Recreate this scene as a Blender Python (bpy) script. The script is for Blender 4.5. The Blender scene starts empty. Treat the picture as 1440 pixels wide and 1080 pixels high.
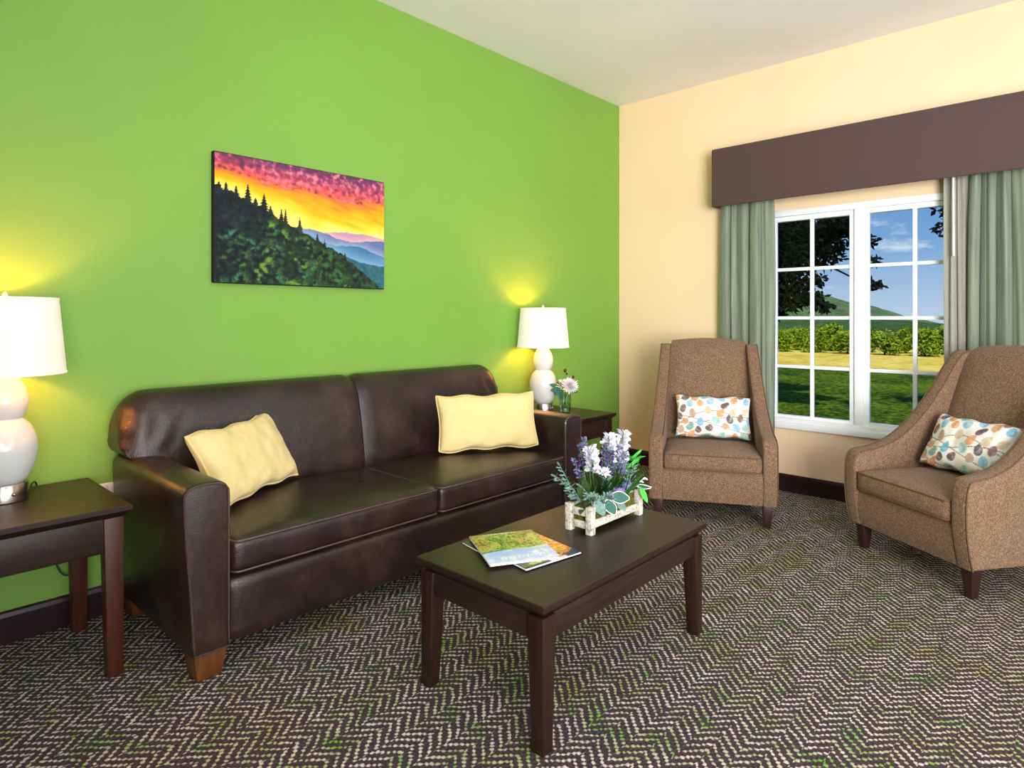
import bpy, bmesh, math, random
from mathutils import Vector, Matrix, noise
random.seed(7)
C = bpy.context.scene.collection
PI = math.pi
def R(a): return math.radians(a)
# ------------------------------------------------------------------ colour helpers
def lin(c):
    return tuple(((v/255)/12.92 if v/255 <= .04045 else ((v/255+.055)/1.055)**2.4) for v in c)
def L4(c): return lin(c)+(1,)
def mixc(a, b, t):
    t = max(0, min(1, t)); return tuple(a[i]+(b[i]-a[i])*t for i in range(3))
def ramp(stops, q):
    if q <= stops[0][0]: return stops[0][1]
    for (a, ca), (b, cb) in zip(stops, stops[1:]):
        if q <= b: return mixc(ca, cb, (q-a)/(b-a))
    return stops[-1][1]
def fbm(x, y, z=0, o=4): return noise.fractal(Vector((x, y, z)), 1.0, 2.0, o)
# ------------------------------------------------------------------ materials
class NT:
    def __init__(s, name):
        s.m = bpy.data.materials.new(name); s.m.use_nodes = True
        s.t = s.m.node_tree; s.b = s.t.nodes['Principled BSDF']; s.out = s.t.nodes['Material Output']
    def n(s, typ, **kw):
        nd = s.t.nodes.new(typ)
        for k, v in kw.items(): setattr(nd, k, v)
        return nd
    def set(s, sock, v):
        if isinstance(v, bpy.types.NodeSocket): s.t.links.new(v, sock)
        else: sock.default_value = v
    def math(s, op, a, b=None, c=None):
        nd = s.n('ShaderNodeMath', operation=op); s.set(nd.inputs[0], a)
        if b is not None: s.set(nd.inputs[1], b)
        if c is not None: s.set(nd.inputs[2], c)
        return nd.outputs[0]
    def mix(s, f, a, b):
        nd = s.n('ShaderNodeMix', data_type='RGBA'); s.set(nd.inputs[0], f); s.set(nd.inputs[6], a); s.set(nd.inputs[7], b)
        return nd.outputs[2]
    def coord(s, kind='Object', scale=(1, 1, 1), rot=(0, 0, 0)):
        tc = s.n('ShaderNodeTexCoord'); mp = s.n('ShaderNodeMapping'); s.t.links.new(tc.outputs[kind], mp.inputs[0])
        mp.inputs['Scale'].default_value = scale; mp.inputs['Rotation'].default_value = rot
        return mp.outputs[0]
    def noise(s, vec, scale, detail=3, rough=.5):
        nd = s.n('ShaderNodeTexNoise'); s.set(nd.inputs['Vector'], vec); nd.inputs['Scale'].default_value = scale
        nd.inputs['Detail'].default_value = detail; nd.inputs['Roughness'].default_value = rough
        return nd.outputs['Fac']
    def voro(s, vec, scale, out='Distance'):
        nd = s.n('ShaderNodeTexVoronoi'); s.set(nd.inputs['Vector'], vec); nd.inputs['Scale'].default_value = scale
        return nd.outputs[out]
    def ramp(s, f, *stops):
        nd = s.n('ShaderNodeValToRGB'); s.set(nd.inputs[0], f); el = nd.color_ramp.elements
        while len(el) < len(stops): el.new(.5)
        for e, (p, c) in zip(el, stops): e.position = p; e.color = c if len(c) == 4 else c+(1,)
        return nd.outputs[0]
    def bump(s, h, strength=.3, dist=.01):
        nd = s.n('ShaderNodeBump'); s.set(nd.inputs['Height'], h); nd.inputs['Strength'].default_value = strength
        nd.inputs['Distance'].default_value = dist; s.t.links.new(nd.outputs[0], s.b.inputs['Normal'])
    def base(s, c, rough=.5, spec=.5, metal=0):
        s.set(s.b.inputs['Base Color'], c); s.set(s.b.inputs['Roughness'], rough)
        s.b.inputs['Specular IOR Level'].default_value = spec; s.b.inputs['Metallic'].default_value = metal
        return s
def plain(name, c, rough=.5, spec=.5, metal=0, nscale=0, namt=.15):
    t = NT(name); col = L4(c)
    if nscale:
        f = t.noise(t.coord(), nscale, 4)
        col = t.ramp(f, (.3, tuple(v*(1-namt) for v in lin(c))), (.7, tuple(min(1, v*(1+namt)) for v in lin(c))))
    t.base(col, rough, spec, metal); return t.m
def painted(name, rough=.5, spec=.4, bump=0):
    t = NT(name); a = t.n('ShaderNodeVertexColor', layer_name='Col'); t.base(a.outputs[0], rough, spec)
    if bump: t.bump(t.noise(t.coord(), 900, 2), bump, .001)
    return t.m
M = {}
def wallpaint(name, c):
    t = NT(name); v = t.coord()
    f = t.noise(v, 1.2, 2)
    t.base(t.ramp(f, (.3, tuple(x*.97 for x in lin(c))), (.7, tuple(x*1.03 for x in lin(c)))), .55, .3)
    t.bump(t.noise(v, 160, 3), .05, .002); return t.m
M['green'] = wallpaint('green_paint', (124, 167, 70))
M['cream'] = wallpaint('cream_paint', (246, 216, 178))
M['plainwall'] = wallpaint('white_paint', (238, 236, 232))
M['ceil'] = wallpaint('ceiling_paint', (238, 240, 244))
M['basebd'] = plain('dark_baseboard', (40, 21, 25), .35, .4, 0, 8, .2)
M['white'] = plain('white_vinyl', (246, 247, 250), .3, .4)
def leather():
    t = NT('brown_leather'); v = t.coord()
    f = t.math('ADD', t.math('MULTIPLY', t.noise(v, 4.5, 6, .68), .8), t.math('MULTIPLY', t.noise(v, 26, 4, .6), .2))
    t.base(t.ramp(f, (.36, lin((27, 16, 15))), (.52, lin((42, 26, 24))), (.66, lin((58, 40, 37)))), t.math('MULTIPLY_ADD', t.noise(v, 9, 3), .2, .22), .55)
    h = t.math('ADD', t.math('MULTIPLY', t.voro(v, 260), .35), t.math('MULTIPLY', t.noise(v, 11, 5, .65), 1.6))
    t.bump(h, .2, .012); return t.m
M['leather'] = leather()
M['piping'] = plain('leather_piping', (74, 56, 52), .25, .7)
def espresso(name, a, b, axis=0, rough=.3):
    t = NT(name); sc = [7, 7, 7]; sc[axis] = .45
    v = t.coord('Object', tuple(sc)); f = t.noise(v, 9, 6, .65)
    t.base(t.ramp(f, (.3, lin(a)), (.72, lin(b))), t.math('MULTIPLY_ADD', f, .2, rough), .4)
    t.bump(f, .08, .004); return t.m
M['wood_x'] = espresso('espresso_wood_x', (26, 14, 12), (50, 32, 27), 0)
M['wood_z'] = espresso('espresso_wood_z', (28, 13, 10), (46, 23, 18), 2)
M['orange_lit_wood'] = espresso('orange_lit_brown_wood', (50, 21, 10), (78, 36, 18), 2, .35)  # reddish leg wood, with the orange light on it put into the colour
M['footwood'] = espresso('orange_brown_wood', (80, 42, 12), (116, 66, 24), 2, .4)
def tweed():
    t = NT('brown_tweed'); v = t.coord()
    n1 = t.voro(v, 330, 'Color'); sx = t.n('ShaderNodeSeparateColor'); t.t.links.new(n1, sx.inputs[0])
    f = t.math('MULTIPLY_ADD', t.noise(v, 150, 3), .55, t.math('MULTIPLY', sx.outputs[0], .42))
    t.base(t.ramp(f, (.16, lin((76, 53, 37))), (.45, lin((116, 89, 66))), (.8, lin((162, 134, 108)))), .9, .15)
    t.b.inputs['Sheen Weight'].default_value = .12
    t.bump(t.voro(v, 330), .5, .004); return t.m
M['tweed'] = tweed()
M['tweed_piping'] = plain('tweed_piping', (104, 80, 60), .9, .1, 0, 300, .35)
M['chairleg'] = plain('dark_chair_leg', (44, 22, 22), .35, .5, 0, 10, .2)
def fabric(name, c, sc=500, b=.2, rough=.9, amt=.12):
    t = NT(name); v = t.coord(); f = t.noise(v, sc, 2)
    t.base(t.ramp(f, (.3, tuple(x*(1-amt) for x in lin(c))), (.7, tuple(x*(1+amt) for x in lin(c)))), rough, .2)
    t.b.inputs['Sheen Weight'].default_value = .1
    t.bump(f, b, .002); return t.m
M['yellow'] = fabric('pale_yellow_cotton', (228, 204, 142))
M['yellow_pipe'] = fabric('yellow_piping', (226, 202, 136))
M['cushback'] = fabric('cream_cotton', (232, 226, 214))
M['valance'] = fabric('brown_linen', (84, 67, 64), 300, .25)
def curtain_mat():
    t = NT('sage_curtain'); v = t.coord('Object', (1, 1, .05)); f = t.noise(v, 40, 3)
    t.base(t.ramp(f, (.3, lin((100, 110, 94))), (.7, lin((132, 142, 122)))), .6, .3)
    t.b.inputs['Sheen Weight'].default_value = .3; t.bump(t.noise(t.coord('Object', (1, 1, .3)), 200, 2), .1, .002); return t.m
M['curtain'] = curtain_mat()
M['lining'] = fabric('grey_lining', (150, 148, 138), 250, .2, .6, .2)
M['ceramic'] = plain('white_glazed_ceramic', (212, 212, 210), .12, .5)
M['chrome'] = plain('brushed_nickel', (176, 168, 160), .25, .5, 1)
def shade():
    t = NT('white_linen_shade'); v = t.coord()
    t.base(L4((226, 220, 206)), .9, .1)
    # cloth lit through from the bulb inside: glow put in as emission, varied by noise
    t.set(t.b.inputs['Emission Color'], t.ramp(t.noise(v, 14, 2), (.3, lin((255, 238, 210))), (.7, lin((255, 246, 228)))))
    t.b.inputs['Emission Strength'].default_value = .36
    t.bump(t.noise(t.coord('Object', (1, 1, 1)), 350, 2), .1, .001); return t.m
M['shade'] = shade()
M['black'] = plain('black_rubber', (18, 16, 16), .5)
M['weathered'] = NT('whitewashed_wood').m
def whitewash():
    t = NT('whitewashed_wood_board'); v = t.coord('Object', (1, 1, 1)); f = t.noise(v, 70, 5, .7)
    t.base(t.ramp(f, (.32, lin((120, 112, 98))), (.52, lin((200, 194, 180))), (.8, lin((236, 232, 222)))), .85, .2)
    t.bump(f, .4, .003); return t.m
M['weathered'] = whitewash()
M['moss'] = plain('moss', (84, 84, 26), .95, .1, 0, 90, .6)
M['stem'] = plain('green_stem', (70, 132, 44), .6, .3, 0, 60, .3)
M['leaf_dark'] = plain('deep_green_leaf', (34, 92, 36), .5, .4, 0, 60, .35)
M['leaf_bright'] = plain('bright_green_leaf', (62, 168, 52), .5, .4, 0, 60, .3)
M['leaf_grey'] = plain('grey_green_leaf', (112, 142, 130), .8, .2, 0, 120, .3)
M['leaf_teal'] = plain('teal_velvet_leaf', (62, 104, 92), .85, .2, 0, 200, .35)
M['leaf_edge'] = plain('pale_leaf_edge', (224, 232, 216), .8, .2)
M['leaf_olive'] = plain('olive_leaf', (60, 80, 40), .6, .3, 0, 60, .3)
M['lavender'] = plain('lavender_bloom', (132, 118, 176), .8, .2, 0, 150, .45)
M['lavender_dark'] = plain('deep_lavender_bloom', (88, 72, 128), .8, .2, 0, 150, .45)
M['whiteflower'] = plain('white_bloom', (226, 224, 234), .7, .2, 0, 100, .06)
M['thistle'] = plain('purple_thistle', (150, 122, 190), .8, .2, 0, 200, .35)
M['thistle_blue'] = plain('blue_thistle', (150, 150, 200), .8, .2, 0, 200, .35)
M['bud'] = plain('dark_red_bud', (88, 44, 44), .7, .2, 0, 120, .4)
M['flower_heart'] = plain('yellow_flower_heart', (226, 206, 140), .8, .2)
M['paper'] = plain('page_paper', (236, 234, 230), .6, .3)
M['cover'] = painted('glossy_cover', .28, .5)
M['canvas'] = painted('printed_canvas', .7, .2, .15)
M['canvas_edge'] = plain('canvas_dark_edge', (34, 30, 38), .7, .2)
M['leafprint'] = painted('leaf_print_cotton', .9, .15, .15)
M['bark'] = plain('bark', (30, 24, 20), .9, .1, 0, 20, .4)
M['treeleaf'] = plain('backlit_tree_leaf', (9, 14, 6), .7, .15, 0, 3, .6)  # backlit darkness of the leaves put into their base colour
def glass(name, tint=(1, 1, 1, 1), refl=.06, rough=0):
    t = NT(name); t.t.nodes.remove(t.b)
    tr = t.n('ShaderNodeBsdfTransparent'); tr.inputs[0].default_value = tint
    gl = t.n('ShaderNodeBsdfGlossy'); gl.inputs['Roughness'].default_value = rough
    fr = t.n('ShaderNodeLayerWeight'); fr.inputs[0].default_value = .25
    mx = t.n('ShaderNodeMixShader'); t.set(mx.inputs[0], t.math('MULTIPLY_ADD', fr.outputs['Fresnel'], .5, refl*.3))
    t.t.links.new(tr.outputs[0], mx.inputs[1]); t.t.links.new(gl.outputs[0], mx.inputs[2]); t.t.links.new(mx.outputs[0], t.out.inputs[0])
    return t.m
M['pane'] = glass('window_glass', (.97, .985, .98, 1), .0)
M['vaseglass'] = glass('vase_glass', (.93, .97, .96, 1), .15)
def carpet():
    t = NT('herringbone_carpet'); v = t.coord()
    # yarn wobble
    wob = t.n('ShaderNodeTexNoise'); t.set(wob.inputs['Vector'], v); wob.inputs['Scale'].default_value = 28; wob.inputs['Detail'].default_value = 2
    ws = t.n('ShaderNodeSeparateXYZ'); t.t.links.new(wob.outputs['Color'], ws.inputs[0])
    sp = t.n('ShaderNodeSeparateXYZ'); t.t.links.new(v, sp.inputs[0])
    X = t.math('ADD', sp.outputs[0], t.math('MULTIPLY_ADD', ws.outputs[0], .016, -.008))
    Y = t.math('ADD', sp.outputs[1], t.math('MULTIPLY_ADD', ws.outputs[1], .016, -.008))
    p = t.math('MULTIPLY', t.math('ADD', X, Y), .7071); q = t.math('MULTIPLY', t.math('SUBTRACT', X, Y), .7071)
    band = t.math('GREATER_THAN', t.math('FRACT', t.math('DIVIDE', sp.outputs[1], .132)), .5)
    def pick(a, b):  # band ? a : b
        return t.math('ADD', t.math('MULTIPLY', band, a), t.math('MULTIPLY', t.math('SUBTRACT', 1, band), b))
    across, along = pick(p, q), pick(q, p)
    def hump(x, per): return t.math('MULTIPLY_ADD', t.math('SINE', t.math('MULTIPLY', x, 2*PI/per)), .5, .5)
    line = t.math('POWER', hump(across, .0265), 1.25); dots = hump(along, .0165)
    big = t.noise(v, 5.5, 4, .6); fine = t.noise(v, 75, 2, .6); mid = t.noise(v, 22, 2)
    val = t.math('ADD', t.math('ADD', t.math('MULTIPLY', line, .66), t.math('MULTIPLY', dots, .36)),
                 t.math('ADD', t.math('MULTIPLY_ADD', fine, .65, -.33), t.math('MULTIPLY_ADD', mid, .55, -.28)))
    mask = t.ramp(val, (.56, (0, 0, 0)), (.86, (1, 1, 1)))
    dark = t.ramp(t.noise(v, 120, 2), (.3, lin((50, 40, 45))), (.7, lin((86, 72, 78))))
    hue = t.noise(v, 3.4, 3, .7); hue2 = t.noise(t.coord('Object', (1.4, 1, 1), (0, 0, .8)), 7, 3, .7)
    light = t.ramp(hue2, (.4, lin((224, 212, 202))), (.56, lin((192, 186, 160))), (.63, lin((132, 176, 84))), (.75, lin((116, 178, 60))))
    light = t.mix(t.ramp(hue, (.52, (0, 0, 0)), (.66, (1, 1, 1))), light, L4((176, 176, 84)))
    t.base(t.mix(mask, dark, light), .95, .1)
    t.bump(t.math('ADD', val, t.noise(v, 400, 2)), .5, .008); return t.m
M['carpet'] = carpet()
# ------------------------------------------------------------------ object helpers
def obj(name, bm, mat, parent=None, smooth=40):
    me = bpy.data.meshes.new(name)
    bmesh.ops.recalc_face_normals(bm, faces=bm.faces) if smooth is not None and smooth >= 0 else None
    bm.to_mesh(me); bm.free()
    if smooth is not None:
        for p in me.polygons: p.use_smooth = True
        me.set_sharp_from_angle(angle=R(abs(smooth)))
    for m in (mat if isinstance(mat, (list, tuple)) else [mat]): me.materials.append(m)
    o = bpy.data.objects.new(name, me); C.objects.link(o)
    if parent: o.parent = parent
    return o
def tag(o, label, cat, group=None, kind=None):
    o['label'] = label; o['category'] = cat
    if group: o['group'] = group
    if kind: o['kind'] = kind
    return o
def thing(name, label, cat, loc=(0, 0, 0), rz=0, group=None):
    o = bpy.data.objects.new(name, None); o.empty_display_size = .1; C.objects.link(o)
    o.location = loc; o.rotation_euler = (0, 0, rz); return tag(o, label, cat, group)
def copy_tree(o, parent=None):
    c = o.copy(); C.objects.link(c); c.parent = parent
    for ch in list(o.children): copy_tree(ch, c)
    return c
def box(bm, x0, x1, y0, y1, z0, z1, bev=0, seg=2, M4=None):
    r = bmesh.ops.create_cube(bm, size=1); vs = r['verts']
    for v in vs:
        v.co = Vector(((x0+x1)/2+v.co.x*(x1-x0), (y0+y1)/2+v.co.y*(y1-y0), (z0+z1)/2+v.co.z*(z1-z0)))
    if bev:
        es = list({e for v in vs for e in v.link_edges})
        g = bmesh.ops.bevel(bm, geom=es, offset=bev, segments=seg, profile=.5, affect='EDGES'); vs = g['verts']
    if M4 is not None:
        for v in vs: v.co = M4 @ v.co
    return bm
def taper(bm, cx, cy, z0, z1, s0, s1, dx=0, dy=0, bev=.003):
    """leg: s1 square at the top, s0 square at the bottom; dx, dy shift the foot"""
    vs = bmesh.ops.create_cube(bm, size=1)['verts']
    for v in vs:
        top = v.co.z > 0; s = s1 if top else s0
        v.co = Vector((cx+v.co.x*s+(0 if top else dx), cy+v.co.y*s+(0 if top else dy), z1 if top else z0))
    es = list({e for v in vs for e in v.link_edges})
    bmesh.ops.bevel(bm, geom=es, offset=bev, segments=2, profile=.5, affect='EDGES'); return bm
def extrude_profile(pts, axis, a0, a1, bev=0, seg=3):
    """pts (p,q) closed; axis 0: (y,z) along x ; axis 1: (x,z) along y ; axis 2: (x,y) along z"""
    bm = bmesh.new()
    def P(p, q, a): return {0: (a, p, q), 1: (p, a, q), 2: (p, q, a)}[axis]
    A = [bm.verts.new(P(p, q, a0)) for p, q in pts]; B = [bm.verts.new(P(p, q, a1)) for p, q in pts]
    n = len(pts); fa = bm.faces.new(A); fb = bm.faces.new(B[::-1])
    for i in range(n): bm.faces.new((A[i], B[i], B[(i+1) % n], A[(i+1) % n]))
    bmesh.ops.recalc_face_normals(bm, faces=bm.faces)
    if bev:
        bmesh.ops.bevel(bm, geom=list(fa.edges)+list(fb.edges), offset=bev, segments=seg, profile=.5, affect='EDGES', clamp_overlap=True)
    return bm
def smoothpts(pts, n=6, closed=False):
    out = []; k = len(pts)
    rng = range(k if closed else k-1)
    for i in rng:
        g = lambda j: Vector(pts[j % k]) if closed else Vector(pts[max(0, min(k-1, j))])
        p0, p1, p2, p3 = g(i-1), g(i), g(i+1), g(i+2)
        for s in range(n):
            t = s/n
            out.append(.5*((2*p1)+(p2-p0)*t+(2*p0-5*p1+4*p2-p3)*t*t+(3*p1-p0-3*p2+p3)*t**3))
    if not closed: out.append(Vector(pts[-1]))
    return [tuple(p) for p in out]
def tube(bm, pts, r, seg=6, closed=False, taper_end=None):
    pts = [Vector(p) for p in pts]; n = len(pts); rings = []; up = None
    for i, p in enumerate(pts):
        if closed: d = pts[(i+1) % n]-pts[i-1]
        else: d = pts[min(n-1, i+1)]-pts[max(0, i-1)]
        if d.length < 1e-9: d = Vector((0, 0, 1))
        d.normalize()
        if up is None: up = d.orthogonal().normalized()
        up = (up-d*up.dot(d)); up = up.normalized() if up.length > 1e-6 else d.orthogonal().normalized()
        w = d.cross(up); rr = r if taper_end is None else r+(taper_end-r)*i/(n-1)
        rings.append([bm.verts.new(p+(up*math.cos(2*PI*k/seg)+w*math.sin(2*PI*k/seg))*rr) for k in range(seg)])
    for i in range(n if closed else n-1):
        a, b = rings[i], rings[(i+1) % n]
        for k in range(seg): bm.faces.new((a[k], a[(k+1) % seg], b[(k+1) % seg], b[k]))
    if not closed: bm.faces.new(rings[0][::-1]); bm.faces.new(rings[-1])
    return bm
def lathe(bm, prof, seg=40, cx=0, cy=0, caps=True):
    rings = [[bm.verts.new((cx+r*math.cos(2*PI*k/seg), cy+r*math.sin(2*PI*k/seg), z)) for k in range(seg)] for r, z in prof]
    for a, b in zip(rings, rings[1:]):
        for k in range(seg): bm.faces.new((a[k], a[(k+1) % seg], b[(k+1) % seg], b[k]))
    if caps: bm.faces.new(rings[0][::-1]); bm.faces.new(rings[-1])
    return bm
def soft_box(bm, x0, x1, y0, y1, z0, z1, r, n=14, crown=0, bulge=0):
    """rounded box; crown lifts the top, bulge pushes the sides out"""
    hx, hy, hz = (x1-x0)/2, (y1-y0)/2, (z1-z0)/2; c = Vector(((x0+x1)/2, (y0+y1)/2, (z0+z1)/2)); cache = {}
    def co(i): # denser near the ends
        t = i/n*2-1; return math.copysign(1-(1-abs(t))**1.6, t)
    def vert(px, py, pz):
        key = (round(px, 5), round(py, 5), round(pz, 5))
        if key in cache: return cache[key]
        p = Vector((px*hx, py*hy, pz*hz)); q = Vector((max(-hx+r, min(hx-r, p.x)), max(-hy+r, min(hy-r, p.y)), max(-hz+r, min(hz-r, p.z))))
        d = p-q; p2 = q+d.normalized()*r if d.length > 1e-9 else p
        u, v, w = p2.x/hx, p2.y/hy, p2.z/hz
        if pz > 0: p2.z += crown*max(0, 1-u**4)*max(0, 1-v**4)*max(0, w)
        else: p2.z -= crown*.2*max(0, 1-u**4)*max(0, 1-v**4)*max(0, -w)
        p2.y += bulge*v*(1-u**4)*(1-w*w); p2.x += bulge*.5*u*(1-v**4)*(1-w*w)
        cache[key] = bm.verts.new(c+p2); return cache[key]
    for ax in range(3):
        for s in (-1, 1):
            for i in range(n):
                for j in range(n):
                    q = []
                    for (a, b) in ((i, j), (i+1, j), (i+1, j+1), (i, j+1)):
                        t = [0, 0, 0]; t[ax] = s; t[(ax+1) % 3] = co(a); t[(ax+2) % 3] = co(b); q.append(vert(*t))
                    try: bm.faces.new(q if s > 0 else q[::-1])
                    except ValueError: pass
    return bm
def rect_loop(x0, x1, y0, y1, z, r, n=5, bulge=0, rise=0):
    pts = []
    for cx, cy, a0 in ((x1-r, y1-r, 0), (x0+r, y1-r, 90), (x0+r, y0+r, 180), (x1-r, y0+r, 270)):
        for k in range(n+1):
            a = R(a0+90*k/n); pts.append((cx+r*math.cos(a), cy+r*math.sin(a), z))
    return pts
def paint(me, fn):
    a = me.color_attributes.new('Col', 'FLOAT_COLOR', 'POINT')
    buf = []
    for c in fn: buf += [c[0], c[1], c[2], 1]
    a.data.foreach_set('color', buf)
def leaf_blade(bm, o, d, side, length, width, bend=0, n=4, tip=.0, mat=0):
    """a flat leaf from o along d, 'side' is its width direction; bends along the normal"""
    d = Vector(d).normalized(); side = Vector(side); side = (side-d*side.dot(d)).normalized(); nm = d.cross(side)
    o = Vector(o); prev = None
    for i in range(n+1):
        t = i/n; w = width*math.sin(PI*min(1, max(.04, t*.92+.06)))**.8/2
        if i == n: w = width*.03+tip
        c = o+d*length*t+nm*bend*t*t
        cur = (bm.verts.new(c-side*w), bm.verts.new(c+side*w))
        if prev:
            f = bm.faces.new((prev[0], prev[1], cur[1], cur[0])); f.material_index = mat
        prev = cur
    return bm
# ------------------------------------------------------------------ camera
cam = bpy.data.cameras.new('camera'); co = bpy.data.objects.new('camera', cam); C.objects.link(co)
co.location = (-4.81, -3.157, 1.28); co.rotation_euler = (R(90), 0, R(42.9-90))
cam.sensor_width = 36; cam.lens = 890/1440*36; cam.shift_y = -(540-447)/1440; cam.clip_start = .05; cam.clip_end = 2000
bpy.context.scene.camera = co
# ------------------------------------------------------------------ room shell
XB, YR, H = -8.5, -6.6, 3.173
def struct(name, bm, mat, label, cat, smooth=None):
    o = obj(name, bm, mat, None, smooth); return tag(o, label, cat, None, 'structure')
struct('floor', box(bmesh.new(), XB-.1, .1, YR-.1, .1, -.1, 0), M['carpet'], 'brown carpet with broken cream and green herringbone', 'floor')
struct('ceiling', box(bmesh.new(), XB-.1, .1, YR-.1, .1, H, H+.1), M['ceil'], 'smooth off-white ceiling above the green and cream walls', 'ceiling')
struct('wall_left', box(bmesh.new(), XB-.1, .1, 0, .1, 0, H), M['green'], 'bright green painted wall behind the sofa', 'wall')
WY0, WY1, WZ0, WZ1 = -2.62, -1.29, .49, 2.075      # window opening
bm = bmesh.new()
box(bm, 0, .16, WY1, 0, 0, H); box(bm, 0, .16, YR, WY0, 0, H); box(bm, 0, .16, WY0, WY1, 0, WZ0); box(bm, 0, .16, WY0, WY1, WZ1, H)
struct('wall_right', bm, M['cream'], 'cream painted wall holding the window', 'wall')
struct('wall_back', box(bmesh.new(), XB-.1, XB, YR, 0, 0, H), M['plainwall'], 'white wall facing the window wall', 'wall')
struct('wall_front', box(bmesh.new(), XB, 0, YR-.1, YR, 0, H), M['plainwall'], 'white wall facing the green wall', 'wall')
def baseboard(axis, a0, a1):
    prof = [(0, 0), (.016, 0), (.016, .105), (.011, .12), (.006, .127), (0, .127)]
    return extrude_profile([(-p, q) for p, q in prof], 1 - axis if False else axis, a0, a1)
bm = extrude_profile([(-p, q) for p, q in [(0, 0), (.016, 0), (.016, .105), (.011, .12), (.006, .127), (0, .127)]], 0, XB, -.001)
struct('baseboard_left', bm, M['basebd'], 'dark brown baseboard along the green wall', 'baseboard')
bm = extrude_profile([(-p, q) for p, q in [(0, 0), (.016, 0), (.016, .105), (.011, .12), (.006, .127), (0, .127)]], 1, YR, -.017)
struct('baseboard_right', bm, M['basebd'], 'dark brown baseboard under the window', 'baseboard')
# window
win = bpy.data.objects.new('window_1', None); C.objects.link(win); win.location = (0, (WY0+WY1)/2, WZ0)
tag(win, 'white double window with grid bars looking out on a lawn', 'window', None, 'structure')
def wpart(name, bm, mat, parent):
    bmesh.ops.translate(bm, verts=bm.verts, vec=(0, -(WY0+WY1)/2, -WZ0)); return obj(name, bm, mat, parent, 40)
bm = bmesh.new()
fx0, fx1 = -.012, .11
box(bm, fx0, fx1, WY0, WY0+.05, WZ0, WZ1, .004); box(bm, fx0, fx1, WY1-.05, WY1, WZ0, WZ1, .004)
box(bm, fx0, fx1, WY0+.05, WY1-.05, WZ1-.045, WZ1, .004); box(bm, fx0, fx1, WY0+.05, WY1-.05, WZ0+.02, WZ0+.05, .004)
box(bm, fx0+.004, fx1, -1.965, -1.915, WZ0+.05, WZ1-.045, .004)
wpart('window_frame', bm, M['white'], win)
wpart('window_sill', box(bmesh.new(), -.03, .1, WY0-.02, WY1+.02, WZ0-.025, WZ0+.02, .006), M['white'], win)
for (a, b) in ((-1.915, -1.34), (-2.57, -1.965)):
    y1, y0 = max(a, b), min(a, b); sw = .036
    bm = bmesh.new(); zl, zh = WZ0+.05, WZ1-.045
    box(bm, .012, .06, y0, y0+sw, zl, zh, .004); box(bm, .012, .06, y1-sw, y1, zl, zh, .004)
    box(bm, .012, .06, y0+sw, y1-sw, zl, zl+.022, .004); box(bm, .012, .06, y0+sw, y1-sw, zh-.034, zh, .004)
    s = wpart('sash', bm, M['white'], win)
    bm = bmesh.new(); ym = (y0+y1)/2; g0, g1 = .562, 1.997
    box(bm, .022, .05, ym-.012, ym+.012, zl+.02, zh-.03, .003)
    for k in (1, 2, 3):
        zc = g0+(g1-g0)*k/4; box(bm, .023, .049, y0+sw-.002, y1-sw+.002, zc-.012, zc+.012, .003)
    m_ = wpart('muntin_bars', bm, M['white'], s)
    g_ = wpart('glass_pane', box(bmesh.new(), .034, .038, y0+sw-.004, y1-sw+.004, zl+.018, zh-.03), M['pane'], s)
# ------------------------------------------------------------------ valance and curtains
bm = bmesh.new()
VX, VY0, VY1, VZ0, VZ1 = -.18, -2.95, -.957, 2.135, 2.578
prof = smoothpts([], 1) if False else None
box(bm, VX, VX+.02, VY0, VY1, VZ0, VZ1, .008, 3); box(bm, VX+.015, -.002, VY0, VY0+.02, VZ0, VZ1, .005); box(bm, VX+.015, -.002, VY1-.02, VY1, VZ0, VZ1, .005)
box(bm, VX+.015, -.002, VY0+.01, VY1-.01, VZ1-.03, VZ1-.004, .004)
v = obj('window_valance', bm, M['valance']); tag(v, 'dark brown upholstered box valance mounted above the window', 'valance')
def curtain_mesh(y0, y1, ztop, zbot, folds, amp, pinch, seed, nx=150, nz=40, x=-.075):
    bm = bmesh.new(); rows = []
    for j in range(nz+1):
        t = j/nz; z = ztop+(zbot-ztop)*t; row = []
        for i in range(nx+1):
            s = i/nx
            ph = (s+.05*math.sin(s*11+seed*3)+.03*math.sin(s*23+seed))*folds*2*PI+.9*math.sin(s*9+seed)+.4*math.sin(t*3+s*5+seed)
            a = amp*(.55+.45*min(1, t*5))*(.68+.42*math.sin(s*13+seed*2))
            yy = y0+(y1-y0)*s; mid = (y0+y1)/2
            yy = mid+(yy-mid)*(1-pinch*(1-min(1, t*2.2))**2)
            xx = x+a*math.sin(ph)+.004*math.sin(ph*2.7+t*4)
            yy += .012*math.cos(ph)
            row.append(bm.verts.new((xx, yy, z)))
        rows.append(row)
    for a, b in zip(rows, rows[1:]):
        for i in range(nx): bm.faces.new((a[i], a[i+1], b[i+1], b[i]))
    return bm
cl = thing('curtain', 'sage green curtain panel bunched at the window side nearest the green wall', 'curtain', (-.075, -1.18, 2.3))
def cpart(name, bm, mat, root, off):
    bmesh.ops.translate(bm, verts=bm.verts, vec=(-off[0], -off[1], -off[2])); o = obj(name, bm, mat, root, 60); return o
cpart('curtain_panel', curtain_mesh(-1.405, -.984, 2.3, .03, 5, .040, .06, 1.3), M['curtain'], cl, (-.075, -1.18, 2.3))
cr = thing('curtain', 'sage green curtain panel with hanging white draw rod and grey lining edge', 'curtain', (-.075, -2.62, 2.3))
cpart('curtain_panel', curtain_mesh(-2.87, -2.575, 2.3, .03, 4, .042, .1, 4.1), M['curtain'], cr, (-.075, -2.62, 2.3))
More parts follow.
